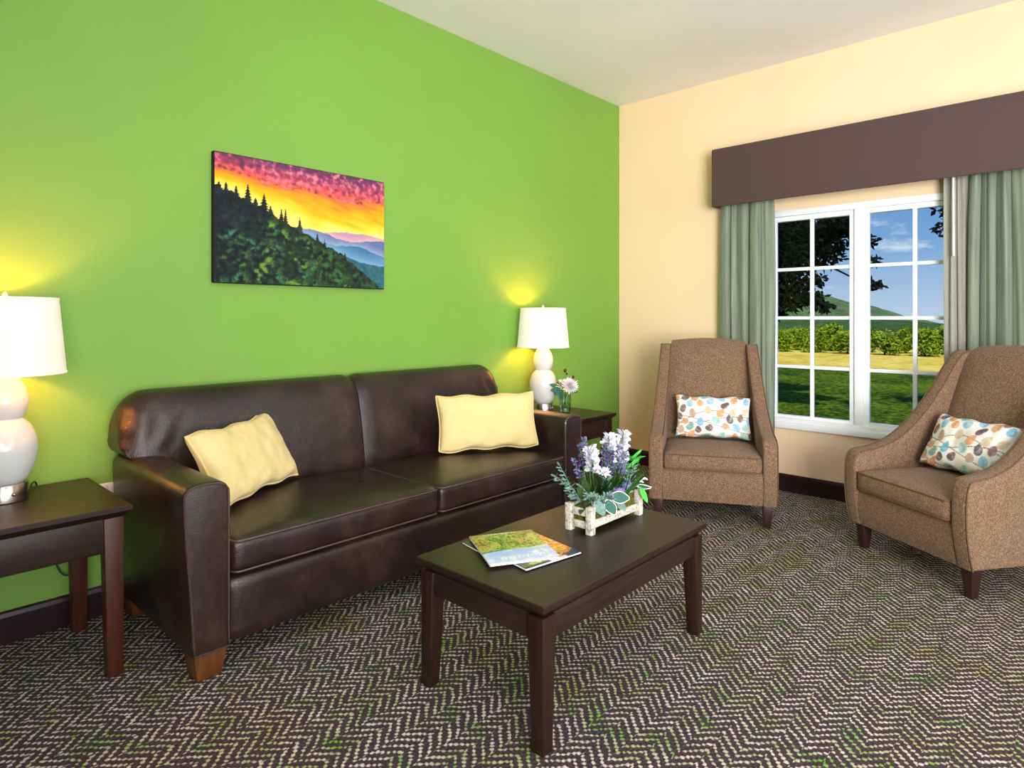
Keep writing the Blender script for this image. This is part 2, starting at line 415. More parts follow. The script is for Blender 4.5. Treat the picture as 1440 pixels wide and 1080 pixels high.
cpart('curtain_lining', curtain_mesh(-2.61, -2.44, 2.3, .03, 1.9, .022, 0, 2.2, 60), M['lining'], cr, (-.075, -2.62, 2.3))
bm = bmesh.new(); tube(bm, [(-.125, -2.497, 2.25), (-.125, -2.499, 1.66)], .006, 8)
cpart('draw_rod', bm, M['white'], cr, (-.075, -2.62, 2.3))
# ------------------------------------------------------------------ canvas picture
def picture_colour(s, t):
    n1 = fbm(s*3.2, t*3.2, 1, 4); n2 = fbm(s*5, t*14+s*5, 5, 4); n3 = fbm(s*34, t*24, 9, 4)
    edge = ramp([(0, (.745,)*3), (.12, (.69,)*3), (.22, (.62,)*3), (.35, (.53,)*3), (.46, (.46,)*3), (.56, (.385,)*3), (.7, (.30,)*3), (.85, (.14,)*3), (1, (-.02,)*3)], s)[0]
    edge += .008*math.sin(s*90)+.014*noise.noise(Vector((s*42, 3, 0)))
    base = edge
    for cx, hh, ww in ((.02, .04, .020), (.055, .06, .018), (.105, .07, .02), (.165, .14, .026), (.205, .06, .02), (.25, .135, .034), (.285, .07, .022), (.345, .10, .018), (.368, .12, .018), (.45, .105, .022), (.555, .08, .013), (.60, .05, .012), (.73, .04, .012)):
        b0 = ramp([(0, (.745,)*3), (.12, (.69,)*3), (.22, (.62,)*3), (.35, (.53,)*3), (.46, (.46,)*3), (.56, (.385,)*3), (.7, (.30,)*3), (.85, (.14,)*3), (1, (-.02,)*3)], cx)[0]
        f = (t-b0)/hh
        if -.3 < f < 1 and abs(s-cx) < ww*(1-f)*(.45+.55*(1-(f*6) % 1)): edge = max(edge, t+.001)
    if t < edge:
        depth = edge-t
        vx, vy = s*15+n1*1.1+n3*.5, t*9+n2*.8+n3*.5
        d, pts = noise.voronoi(Vector((vx, vy, 2)))
        crown = max(0, 1-d[0]*1.5); cell = pts[0]; hsh = (math.sin(cell.x*12.9+cell.y*78.2)*43758.5) % 1
        up = (vy-cell.y); lit = max(0, min(1, crown*(.6+up*.9)+n3*.7))
        tone = ramp([(0, (30, 40, 44)), (.3, (34, 46, 44)), (.5, (44, 66, 40)), (1, (50, 72, 46))], s+(hsh-.5)*.3)
        hi = [(66, 150, 78), (92, 150, 50), (58, 124, 84), (104, 142, 54)][int(hsh*3.99)]
        amt = lit*(1.0 if (s > .22 or t < .42) else .35)*min(1, depth*9)*(.3+.9*hsh)
        if s < .22 and t > .4: hi = (70, 84, 84)
        c = mixc(tone, hi, min(1, amt*1.5))
        c = mixc(c, (18, 26, 30), max(0, .42-crown)*1.0+max(0, -n3)*1.1)
        return c
    if s > .43:
        r1 = .475+.02*math.sin(s*9+.5)+.012*noise.noise(Vector((s*12, 1, 0)))-.035*(s-.7)
        r2 = .455+.025*math.sin(s*13+1.2)+.01*noise.noise(Vector((s*20, 2, 0)))-.09*(s-.55)
        r3 = .40+.02*math.sin(s*17)+.01*noise.noise(Vector((s*26, 4, 0)))-.22*(s-.6)
        r4 = .30+.02*math.sin(s*11+2)-.35*(s-.7)+.012*noise.noise(Vector((s*60, 4, 0)))
        if t < r4: return mixc((40, 84, 96), (56, 110, 120), .5+n3*.8)
        if t < r3: return mixc((112, 158, 190), (66, 108, 152), (t-r4)/.12+n2*.3)
        if t < r2: return mixc((140, 158, 190), (96, 112, 156), (t-r3)/.07+n2*.3)
        if t < r1: return mixc((214, 168, 176), (190, 140, 164), (t-r2)/.05)
    hz = .76-.5*min(.54, s)
    q = (t-hz)/(1-hz)
    q += n1*.10+n2*.10
    c = ramp([(0, (255, 226, 120)), (.16, (255, 206, 60)), (.26, (255, 180, 24)), (.40, (252, 150, 36)), (.52, (240, 100, 64)), (.70, (206, 74, 92)), (.88, (138, 62, 98)), (1.02, (96, 54, 90))], q)
    if q > .5: c = mixc(c, (236, 128, 140), max(0, n3*1.6+n2*.8)*.8); c = mixc(c, (100, 50, 80), max(0, -n3*1.5-n2)*.8)
    return c
PX0, PX1, PZ0, PZ1 = -3.557, -2.566, 1.45, 2.087
pic = thing('canvas_picture', 'canvas print of an orange sunset over wooded mountains on the green wall', 'picture', ((PX0+PX1)/2, 0, PZ0))
pw, ph = PX1-PX0, PZ1-PZ0
bm = box(bmesh.new(), -pw/2, pw/2, -.034, -.002, 0, ph, .004, 2); obj('stretched_frame', bm, M['canvas_edge'], pic)
NX, NZ = 300, 192
bm = bmesh.new(); grid = [[bm.verts.new((-pw/2+.004+(pw-.008)*i/NX, -.0355, .004+(ph-.008)*j/NZ)) for i in range(NX+1)] for j in range(NZ+1)]
for j in range(NZ):
    for i in range(NX): bm.faces.new((grid[j][i], grid[j][i+1], grid[j+1][i+1], grid[j+1][i]))
po = obj('printed_canvas', bm, M['canvas'], pic, None)
paint(po.data, (lin(tuple(max(0, min(255, v)) for v in picture_colour(i/NX, j/NZ))) for j in range(NZ+1) for i in range(NX+1)))
# ------------------------------------------------------------------ sofa
SX0, SX1 = -3.99, -1.73     # outer faces of the arms at the top
sofa = thing('sofa', 'two-seat dark brown leather sofa against the green wall', 'sofa', ((SX0+SX1)/2, -.44, 0))
SO = Vector(((SX0+SX1)/2, -.44, 0))
def spart(name, bm, mat, parent=None, smooth=40):
    bmesh.ops.translate(bm, verts=bm.verts, vec=-SO); return obj(name, bm, mat, parent or sofa, smooth)
spart('base', soft_box(bmesh.new(), -3.84, -1.875, -.862, -.05, .098, .343, .04, 14), M['leather'])
arm_prof = smoothpts([(0, .098), (0, .3), (0, .5), (0, .645), (.006, .678), (.030, .696), (.08, .701), (.130, .697), (.155, .680), (.161, .645), (.154, .5), (.138, .3), (.126, .098)], 4)
for sgn, xi in ((-1, -3.832), (1, -1.888)):
    pts = [(xi+sgn*p[0], p[1]) for p in arm_prof]
    a = spart('arm', extrude_profile(pts, 1, -.865, -.06, .014, 3), M['leather'], None, 50)
    bm = bmesh.new()
    cx = sum(p[0] for p in pts)/len(pts); cz = .4
    tube(bm, [(cx+(p[0]-cx)*.93, -.8645, cz+(p[1]-cz)*.983) for p in pts], .0042, 6, True)
    spart('piping', bm, M['piping'], a)
def back_cushion(x_out, x_in):
    prof = smoothpts([(-.235, .40), (-.262, .50), (-.255, .60), (-.235, .72), (-.215, .82), (-.19, .895), (-.145, .948), (-.085, .967), (-.04, .945), (-.018, .88), (-.014, .70), (-.014, .40)], 5)
    n = 40; bm = bmesh.new(); rings = []
    Lx = x_in-x_out; sg = 1 if Lx > 0 else -1; Lx = abs(Lx)
    for i in range(n+1):
        t = i/n; e = Lx*(t**1.7 if t < .5 else 1-.5*((1-t)/.5)**1.7*1.0 if False else t**1.5)
        Ro, Ri = .13, .022
        k = max(0, 1-e/Ro); drop = .14*(1-math.sqrt(max(0, 1-k*k)))
        ki = max(0, 1-(Lx-e)/Ri); dropi = .013*(1-math.sqrt(max(0, 1-ki*ki)))
        ring = []
        wr = .004*math.sin(e*60)*max(0, 1-e/.22)
        for (y, z) in prof:
            zz = z-(drop+dropi)*max(0, (z-.42)/.55)
            yy = y
            if y < -.08: yy = y+(.045*(1-math.sqrt(max(0, 1-k*k)))+dropi)*min(1, (-.08-y)/.1)+wr*(1 if .5 < z < .9 else 0)
            if e < .168:
                zmin = .692+.05*(1-math.sqrt(max(0, 1-max(0, 1-e/.05)**2)))
                zz = max(zz, zmin)
            if y < -.08 and zz > .70: yy += .007*math.sin(zz*75+e*20)*math.exp(-e/.045)+.005*math.sin(zz*34-e*60)*math.exp(-((e-.16)/.09)**2)*(zz < .86)
            ring.append(bm.verts.new((x_out+sg*e, yy, zz)))
        rings.append(ring)
    m = len(prof)
    for a, b in zip(rings, rings[1:]):
        for k in range(m): bm.faces.new((a[k], a[(k+1) % m], b[(k+1) % m], b[k]))
    bm.faces.new(rings[0]); bm.faces.new(rings[-1][::-1])
    bmesh.ops.bevel(bm, geom=[e for e in bm.edges if all(v in set(rings[0]) for v in e.verts)], offset=.012, segments=3, affect='EDGES', profile=.5)
    return bm
spart('back_cushion', back_cushion(-3.995, -2.853), M['leather'], None, 50)
spart('back_cushion', back_cushion(-1.732, -2.849), M['leather'], None, 50)
for (x0, x1) in ((-3.826, -2.853), (-2.846, -1.893)):
    s = spart('seat_cushion', soft_box(bmesh.new(), x0, x1, -.872, -.225, .352, .478, .028, 18, .024, .008), M['leather'], None, 60)
    bm = bmesh.new()
    tube(bm, rect_loop(x0+.004, x1-.004, -.874, -.23, .470, .03), .0042, 6, True); tube(bm, rect_loop(x0+.004, x1-.004, -.874, -.23, .360, .03), .0042, 6, True)
    spart('piping', bm, M['piping'], s)
for sx in (-1, 1):
    for sy, yy in ((-1, -.80), (1, -.10)):
        cx = -3.895 if sx < 0 else -1.82
        spart('foot', taper(bmesh.new(), cx, yy, 0, .1, .085, .115, 0, 0, .006), M['footwood'])
# ------------------------------------------------------------------ pillows
def pillow(root, a, b, T, pinch, mat, backmat, seed, piping=None, N=(60, 44), print_fn=None, ear=.0):
    """lies in local x (length 2a), z (height 2b), front toward -y"""
    nx, nz = N; bm = bmesh.new()
    def P(i, j, side):
        u, v = i/nx*2-1, j/nz*2-1
        x = a*u*(1-pinch*(1-v*v)*abs(u)**3); z = b*v*(1-pinch*1.25*(1-u*u)*abs(v)**3)
        th = T*max(0, (1-abs(u)**2.6))**.40*max(0, (1-abs(v)**2.6))**.40; x *= 1-.045*v**4*abs(u)**6; z *= 1-.07*u**4*v**6
        w = fbm(x*7+seed, z*7, seed, 3)*.010+.006*math.sin(x*40+seed)*max(0, abs(v)-.5)+.006*math.sin(z*46+seed)*max(0, abs(u)-.55)
        env = min(1, (1-u*u)*3)*min(1, (1-v*v)*3)
        edge = .006*math.sin(u*9+seed)*(1-env)*(abs(v) > .9)
        return (x, side*(th+w*env*1.2), z+edge)
    F = [[None]*(nx+1) for _ in range(nz+1)]; B = [[None]*(nx+1) for _ in range(nz+1)]
    for j in range(nz+1):
        for i in range(nx+1):
            F[j][i] = bm.verts.new(P(i, j, -1))
    for j in range(nz+1):
        for i in range(nx+1):
            B[j][i] = F[j][i] if i in (0, nx) or j in (0, nz) else bm.verts.new(P(i, j, 1))
    for j in range(nz):
        for i in range(nx):
            bm.faces.new((F[j][i], F[j][i+1], F[j+1][i+1], F[j+1][i]))
            f = bm.faces.new((B[j][i], B[j+1][i], B[j+1][i+1], B[j][i+1])); f.material_index = 1
    border = [F[0][i].co.copy() for i in range(nx)]+[F[j][nx].co.copy() for j in range(nz)]+[F[nz][i].co.copy() for i in range(nx, 0, -1)]+[F[j][0].co.copy() for j in range(nz, 0, -1)]
    uvs = [(i/nx, j/nz) for j in range(nz+1) for i in range(nx+1)]
    o = obj('cover', bm, [mat, backmat], root, 70)
    if print_fn:
        cols = [print_fn(u, v) for u, v in uvs]; cols += [lin((236, 230, 220))]*(len(o.data.vertices)-len(cols)); paint(o.data, cols)
    if piping:
        b2 = bmesh.new(); tube(b2, border, piping[1], 6, True); obj('piping', b2, piping[0], root)
    return o
def place(o, bl, br, up, thick):
    """bottom edge midpoint and axes -> matrix: local x along bl->br, z along up"""
    bl, br = Vector(bl), Vector(br); x = (br-bl).normalized(); up = Vector(up); z = (up-x*up.dot(x)).normalized(); y = z.cross(x)
    m = Matrix(((x.x, y.x, z.x, 0), (x.y, y.y, z.y, 0), (x.z, y.z, z.z, 0), (0, 0, 0, 1)))
    m.translation = (bl+br)/2; o.matrix_world = m
def yellow_pillow(label, bl, br, up, h, seed, pin):
    root = thing('throw_pillow', label, 'pillow', (0, 0, 0), 0, 'pale yellow pillows on the sofa')
    holder = []
    l = (Vector(br)-Vector(bl)).length
    o = pillow(root, l/2, h/2, .072, pin, M['yellow'], M['yellow'], seed, (M['yellow_pipe'], .0055))
    for ch in root.children: ch.location = (0, 0, h/2)
    place(root, bl, br, up, .07); return root
yellow_pillow('pale yellow pillow tilted against the sofa arm nearest the big lamp', (-3.762, -.60, .497), (-3.252, -.295, .510), (-.08, .15, .32), .36, 1.0, .13)
yellow_pillow('pale yellow pillow upright at the sofa end beside the flower vase', (-2.480, -.415, .508), (-1.940, -.72, .512), (.0, .11, .32), .338, 5.0, .085)
# ------------------------------------------------------------------ end tables and lamps
def table(name, label, x0, x1, y0, y1, h, lip, apron0, leg, legfoot, inset, wood_leg, group):
    cx, cy = (x0+x1)/2, (y0+y1)/2; t = thing(name, label, 'table', (cx, cy, 0), 0, group)
    w, d = (x1-x0)/2, (y1-y0)/2
    bm = bmesh.new()
    prof = [(0, h), (0, h-lip*.42), (-.006, h-lip*.55), (-.020, h-lip*.9), (-.026, h-lip)]
    rings = []
    for off, z in [(-.003, h)]+[(0, h-.003)]+prof[1:]:
        ww, dd = w+off, d+off; rings.append([bm.verts.new((sx*ww, sy*dd, z)) for sx, sy in ((-1, -1), (1, -1), (1, 1), (-1, 1))])
    for a, b in zip(rings, rings[1:]):
        for k in range(4): bm.faces.new((a[k], b[k], b[(k+1) % 4], a[(k+1) % 4]))
    bm.faces.new(rings[0]); bm.faces.new(rings[-1][::-1])
    obj('table_top', bm, M['wood_x'], t, 25)
    iw, idp = w-inset, d-inset; zt = h-lip
    bm = bmesh.new(); r = .009
    box(bm, -iw+leg*.5, iw-leg*.5, -idp+r, -idp+r+.02, apron0, zt, .002); box(bm, -iw+leg*.5, iw-leg*.5, idp-r-.02, idp-r, apron0, zt, .002)
    box(bm, -iw+r, -iw+r+.02, -idp+leg*.5, idp-leg*.5, apron0, zt, .002); box(bm, iw-r-.02, iw-r, -idp+leg*.5, idp-leg*.5, apron0, zt, .002)
    obj('apron', bm, M['wood_x'], t)
    for sx in (-1, 1):
        for sy in (-1, 1):
            k = (leg-legfoot)/2
            obj('leg', taper(bmesh.new(), sx*(iw-leg/2), sy*(idp-leg/2), 0, zt, legfoot, leg, sx*k, sy*k), wood_leg, t)
    return t
table('end_table', 'dark espresso end table under the large lamp beside the sofa', -4.67, -4.07, -.605, -.035, .608, .04, .445, .062, .05, .022, M['orange_lit_wood'], 'espresso end tables')
table('end_table', 'dark espresso end table in the room corner behind the sofa arm', -1.60, -.995, -.63, -.035, .604, .04, .445, .062, .05, .022, M['wood_z'], 'espresso end tables')
table('coffee_table', 'low rectangular espresso coffee table holding magazines and a flower crate', -3.415, -2.385, -1.984, -1.402, .446, .044, .325, .062, .046, .012, M['wood_z'], None)
def lamp(label, x, y, cord):
    t = thing('table_lamp', label, 'lamp', (x, y, .6088 if cord else .6045), 0, 'white gourd table lamps')
    bm = lathe(bmesh.new(), [(.070, 0), (.0725, .002), (.0725, .06), (.070, .064), (.02, .066)], 48)
    b = obj('lamp_base', bm, M['chrome'], t)
    bm = lathe(bmesh.new(), smoothpts([(.007, 0), (.006, .006), (0.0001, .010)], 3), 12, 0, 0, True)
    for v in bm.verts: v.co = Vector((v.co.x, -.0725-v.co.z, .03+v.co.y))
    k = obj('switch_knob', bm, M['chrome'], b); k.rotation_euler = (0, 0, R(12))
    prof = smoothpts([(.056, .064), (.074, .085), (.092, .135), (.100, .185), (.096, .225), (.082, .265), (.062, .292), (.0535, .301)], 5)[:-1]
    prof += smoothpts([(.0535, .301), (.062, .315), (.0705, .345), (.072, .372), (.066, .405), (.050, .438), (.034, .458), (.024, .470)], 5)
    obj('gourd_body', lathe(bmesh.new(), prof, 56), M['ceramic'], t, 60)
    bm = lathe(bmesh.new(), [(.012, .47), (.012, .53), (.017, .532), (.017, .57), (.012, .572)], 20)
    s = obj('lamp_neck', bm, M['chrome'], t)
    bm = bmesh.new(); lathe(bm, [(.188, .463), (.1635, .746), (.1605, .746), (.185, .463)], 64, 0, 0, False)
    for r_, z_ in ((.1885, .466), (.1642, .743)):
        lathe(bm, [(r_-.0005, z_-.004), (r_+.0012, z_-.003), (r_+.0012, z_+.003), (r_-.0005, z_+.004)], 64, 0, 0, False)
    sh = obj('lamp_shade', bm, M['shade'], t)
    bm = bmesh.new()
    for a in (0, PI/3*2, PI/3*4): tube(bm, [(.0, 0, .735), (.1615*math.cos(a), .1615*math.sin(a), .742)], .0018, 6)
    tube(bm, smoothpts([(.014, 0, .57), (.05, 0, .62), (.05, 0, .69), (.0, 0, .738)], 5), .0016, 6); tube(bm, smoothpts([(-.014, 0, .57), (-.05, 0, .62), (-.05, 0, .69), (.0, 0, .738)], 5), .0016, 6)
    obj('shade_harp', bm, M['chrome'], t)
    obj('finial', lathe(bmesh.new(), smoothpts([(.004, .736), (.005, .745), (.009, .754), (.006, .764), (.001, .770)], 4), 16), M['ceramic'], t)
    if cord:
        bm = bmesh.new(); tube(bm, smoothpts([(.06, .04, .008), (.09, .10, .006), (.105, .14, .014), (.12, .172, .014), (.13, .184, -.01), (.14, .184, -.10), (.16, .182, -.18), (.19, .172, -.33), (.215, .166, -.385), (.243, .164, -.385), (.252, .166, -.33)], 6), .003, 6)
        obj('power_cord', bm, M['black'], t)
    L = bpy.data.lights.new('bulb', 'POINT'); L.energy = 15; L.color = (1, .34, .045); L.shadow_soft_size = .03
    lo = bpy.data.objects.new('bulb_light', L); C.objects.link(lo); lo.parent = t; lo.location = (0, 0, .61)
    return t
lamp('large white gourd lamp with lit shade on the table cut off by the frame', -4.374, -.20, True)
lamp('smaller looking white gourd lamp in the corner behind the flower vase', -1.303, -.205, False)
# wall outlet behind the left table
o = thing('wall_outlet', 'white outlet plate low on the green wall between table and sofa', 'outlet', (-4.005, 0, .545))
obj('cover_plate', box(bmesh.new(), -.036, .036, -.007, -.0005, -.058, .02, .003), M['white'], o)
bm = bmesh.new(); box(bm, -.014, .014, -.009, -.006, -.012, .012, .002); box(bm, -.014, .014, -.009, -.006, -.048, -.024, .002)
obj('socket', bm, M['paper'], o)
# ------------------------------------------------------------------ armchairs
def armchair(name='armchair'):
    t = thing(name, 'x', 'armchair', (0, 0, 0), 0, 'brown tweed wing armchairs')
    W = .38
    side = smoothpts([(-.365, .14), (-.385, .22), (-.398, .32), (-.400, .42), (-.392, .50), (-.370, .538), (-.33, .550), (-.25, .562), (-.14, .602), (-.03, .680), (.07, .785), (.15, .895), (.215, 1.0), (.262, 1.065), (.30, 1.088), (.345, 1.092), (.385, 1.082), (.398, 1.05)], 4)[:-1]
    side += [(.398, 1.05), (.385, .8), (.36, .5), (.34, .3), (.33, .14)]
    for s in (-1, 1):
        x0, x1 = (W-.088)*s, W*s
        a = obj('arm_wing', extrude_profile(side, 0, min(x0, x1), max(x0, x1), .02, 4), M['tweed'], t, 50)
        bm = bmesh.new(); edge = [(p[0]*1.0, p[1]) for p in side if True]
        tube(bm, [((W-.004)*s, p[0], p[1]) for p in shrink(edge, .014)[:72]], .0035, 6); tube(bm, [((W-.084)*s, p[0], p[1]) for p in shrink(edge, .014)[20:72]], .0035, 6)
        obj('piping', bm, M['tweed_piping'], a)
    iw = W-.088
    # inner back, leaning, gently arched top
    n = 26; m = 26; bm = bmesh.new()
    def bpos(u, v, front):
        z = .36+(1.115-.36)*v; lean = .13+.215*v**1.25
        z += (.018*(1-u*u))*max(0, v-.8)/.2
        rnd = max(0, (v-.88)/.12); rs = 1-math.sqrt(max(0, 1-rnd*rnd))
        th = .060*(1-.0*u)*(1-rs)
        bul = .028*(1-u**4)*(1-(2*v-1)**4)
        y = lean+.03+(-th-bul if front else th*.9)
        return (u*iw*1.0, y, z)
    Fr = [[bm.verts.new(bpos(i/n*2-1, j/m, True)) for i in range(n+1)] for j in range(m+1)]
    Bk = [[bm.verts.new(bpos(i/n*2-1, j/m, False)) for i in range(n+1)] for j in range(m+1)]
    for j in range(m):
        for i in range(n):
            bm.faces.new((Fr[j][i], Fr[j][i+1], Fr[j+1][i+1], Fr[j+1][i])); bm.faces.new((Bk[j][i], Bk[j+1][i], Bk[j+1][i+1], Bk[j][i+1]))
        bm.faces.new((Fr[j][0], Fr[j+1][0], Bk[j+1][0], Bk[j][0])); bm.faces.new((Fr[j][n], Bk[j][n], Bk[j+1][n], Fr[j+1][n]))
    for i in range(n):
        bm.faces.new((Fr[m][i], Fr[m][i+1], Bk[m][i+1], Bk[m][i])); bm.faces.new((Fr[0][i], Bk[0][i], Bk[0][i+1], Fr[0][i+1]))
    bmesh.ops.remove_doubles(bm, verts=bm.verts, dist=.0004)
    obj('backrest', bm, M['tweed'], t, 60)
    # outer back panel
    bm = bmesh.new(); pr = [(.398, 1.06), (.385, .8), (.36, .5), (.34, .3), (.33, .14), (.30, .14), (.31, .3), (.33, .5), (.352, .8), (.365, 1.06)]
    obj('back_panel', extrude_profile(pr, 0, -iw, iw, 0), M['tweed'], t)
    fr = smoothpts([(-.36, .14), (-.378, .2), (-.385, .27), (-.378, .335), (-.35, .345)], 4)+[(.3, .345), (.3, .14)]
    obj('seat_base', extrude_profile(fr, 0, -iw-.002, iw+.002, 0), M['tweed'], t, 50)
    c = obj('seat_cushion', soft_box(bmesh.new(), -iw+.004, iw-.004, -.400, .16, .338, .440, .022, 16, .026, .012), M['tweed'], t, 60)
    bm = bmesh.new(); tube(bm, rect_loop(-iw+.006, iw-.006, -.403, .16, .433, .03), .004, 6, True); tube(bm, rect_loop(-iw+.006, iw-.006, -.403, .16, .345, .03), .004, 6, True)
    obj('piping', bm, M['tweed_piping'], c)
    for sx in (-1, 1):
        obj('leg', taper(bmesh.new(), sx*.325, -.315, 0, .142, .038, .062, 0, 0, .003), M['chairleg'], t)
        obj('leg', taper(bmesh.new(), sx*.325, .285, 0, .142, .038, .062, 0, .03, .003), M['chairleg'], t)
    return t
def shrink(pts, d):
    """offset an open profile inward by d (walking order: front bottom -> top -> back)"""
    out = []
    for i, p in enumerate(pts):
        a, b = Vector(pts[max(0, i-1)]), Vector(pts[min(len(pts)-1, i+1)]); t = (b-a)
        t = t.normalized() if t.length else Vector((0, 1)); out.append((p[0]+t.y*d*.2, p[1]-t.x*d*.2))
    return out
chair_a = armchair()
for part in chair_a.children_recursive:     # the body narrows from the seat up to the top of the back
    if 'leg' in part.name or 'seat' in part.name: continue
    if part.parent.name.startswith('seat'): continue
    for v in part.data.vertices:
        k = max(0, min(1, (v.co.z-.5)/.55)); v.co.x *= 1-.125*k
chair_a.location = (-.79, -1.235, 0); chair_a.rotation_euler = (0, 0, R(-62.5))
chair_a['label'] = 'brown tweed wing armchair between the corner and the window, facing the coffee table'
chair_b = copy_tree(chair_a); chair_b.location = (-.815, -2.64, 0); chair_b.rotation_euler = (0, 0, R(-125))
chair_b['label'] = 'brown tweed wing armchair in front of the right curtain, cut off by the frame'
# leaf print cushions
PAL = [(196, 142, 72), (88, 50, 46), (96, 170, 200), (150, 200, 196), (206, 180, 146), (186, 150, 120), (70, 66, 72), (130, 186, 214), (200, 214, 206), (216, 150, 90), (122, 82, 76), (104, 158, 150)]
def leaf_print(seed):
    rnd = random.Random(seed); leaves = []; tries = 0
    while len(leaves) < 48 and tries < 6000:
        tries += 1
        p = (rnd.uniform(0, 1.6), rnd.uniform(0, 1))
        if all(math.hypot(p[0]-q[0], p[1]-q[1]) > .172 for q in leaves):
            c = PAL[rnd.randrange(12)]
            leaves.append((p[0], p[1], rnd.uniform(.082, .104), rnd.uniform(.062, .076), rnd.uniform(.5, 2.6), lin(c)))
    stems = [(rnd.uniform(.05, 1.0), rnd.uniform(.5, 1.2), rnd.uniform(-.5, .5), rnd.uniform(0, 6)) for _ in range(5)]
    bg = lin((228, 224, 218)); sc = lin((150, 112, 92))
    def fn(u, v):
        x = u*1.6; n = fbm(u*20, v*14, seed, 2)
        c = bg
        for (y0, fq, sl, ph) in stems:
            yy = y0+.13*math.sin(x*3.2*fq+ph)+sl*(x-.8)*.5
            if abs(v-yy) < .0075: c = sc
        for (px, py, a, b, an, lc) in leaves:
            dx, dy = x-px, v-py
            if abs(dx) < .12 and abs(dy) < .12:
                ca, sa = math.cos(an), math.sin(an); p, q = dx*ca+dy*sa, -dx*sa+dy*ca
                tt = p/a; ww = b*(1-.22*tt)
                if tt*tt+(q/ww)**2 < 1:
                    c = mixc(lc, bg, .10+max(0, n)*.5)
                    if abs(q) < .004: c = mixc(c, (0.1, .08, .07), .35)
        return c
    return fn
def print_cushion(label, bl, br, up, h, seed):
    root = thing('throw_pillow', label, 'pillow', (0, 0, 0), 0, 'leaf print cushions on the armchairs')
    l = (Vector(br)-Vector(bl)).length
    o = pillow(root, l/2, h/2, .058, .10, M['leafprint'], M['cushback'], seed, None, (150, 96), leaf_print(seed))
    for ch in root.children: ch.location = (0, 0, h/2)
    place(root, bl, br, up, .05); return root
def chair_pt(ch, x, y, z):
    a = ch.rotation_euler.z; return (ch.location.x+x*math.cos(a)-y*math.sin(a), ch.location.y+x*math.sin(a)+y*math.cos(a), z)
def chair_dir(ch, x, y, z):
    a = ch.rotation_euler.z; return (x*math.cos(a)-y*math.sin(a), x*math.sin(a)+y*math.cos(a), z)
print_cushion('leaf print cushion leaning on the armchair nearer the green wall', chair_pt(chair_a, -.235, -.03, .470), chair_pt(chair_a, .275, -.03, .470), chair_dir(chair_a, 0, .10, .3), .30, 3)
print_cushion('leaf print cushion slumped on the armchair cut off by the frame', chair_pt(chair_b, -.235, -.055, .474), chair_pt(chair_b, .255, -.055, .474), chair_dir(chair_b, 0, .17, .3), .32, 3)
# ------------------------------------------------------------------ magazines
def magazine(label, corners, z, th, fn, seed, curl=.0):
    """corners: near-left, near-right, far-left on the table"""
    a, b, c = [Vector(p) for p in corners]
    o = thing('magazine', label, 'magazine', (a.x, a.y, z), math.atan2(b.y-a.y, b.x-a.x), 'magazines on the coffee table')
    w = (b-a).length; u = (b-a).normalized(); hgt = abs((c-a).dot(Vector((-u.y, u.x))))
    bm = bmesh.new(); box(bm, .002, w-.002, .002, hgt-.002, .0008, th-.0012); obj('pages', bm, M['paper'], o)
    NXm, NYm = 110, 140
    def grid_cover(zz, up):
        bm = bmesh.new()
        g = [[bm.verts.new((w*i/NXm, hgt*j/NYm, zz+curl*(i/NXm)**3*(1-j/NYm)**2)) for i in range(NXm+1)] for j in range(NYm+1)]
        for j in range(NYm):
            for i in range(NXm): bm.faces.new((g[j][i], g[j][i+1], g[j+1][i+1], g[j+1][i]))
        return bm
    cv = obj('front_cover', grid_cover(th, True), M['cover'], o, None)
    paint(cv.data, [lin(tuple(max(0, min(255, v)) for v in fn(i/NXm, j/NYm))) for j in range(NYm+1) for i in range(NXm+1)])
    obj('back_cover', box(bmesh.new(), 0, w, 0, hgt, 0, .0008), M['paper'], o)
    return o
def cover_forest(s, t):
    n = fbm(s*6, t*5, 3, 5); n2 = fbm(s*26, t*20, 8, 3)
    lake = .34+.05*s+.03*math.sin(s*5)
    if t > lake+.04+.16*max(0, s-.72):
        c = mixc((92, 140, 34), (176, 188, 74), .5+n+n2*.6)
        c = mixc(c, (196, 150, 84), max(0, .75-s*2.6)+max(0, fbm(s*5, t*4, 30, 3))*.9)
        c = mixc(c, (44, 70, 28), max(0, -n2*1.5-n*.6))
        if t > .93: c = mixc(c, (150, 130, 90), .6)
        if t > .95 and .2 < s < .72 and abs(t-.968) < .012 and noise.noise(Vector((s*120, 1, 0))) > -.1: c = (226, 222, 204)
        return c
    if t > lake: return mixc((48, 132, 128), (206, 220, 190), s*1.5-.1+n*.3)
    c = mixc((196, 216, 246), (166, 190, 240), t/.34+n2*.4)
    c = mixc(c, (236, 240, 252), max(0, n*1.4))
    # title strokes, pale and unreadable
    if .10 < t < .22 and .2 < s < .86:
        k = (s-.2)*16; f = k % 1; tall = .05 if math.sin(int(k)*2.3) > .2 else .028
        if abs(t-.15) < tall and (f < .2 or abs(f-.45-.2*math.sin((t-.15)*60)) < .1): c = mixc(c, (252, 253, 255), .8)
    if t < .035: c = (238, 240, 248)
    return c
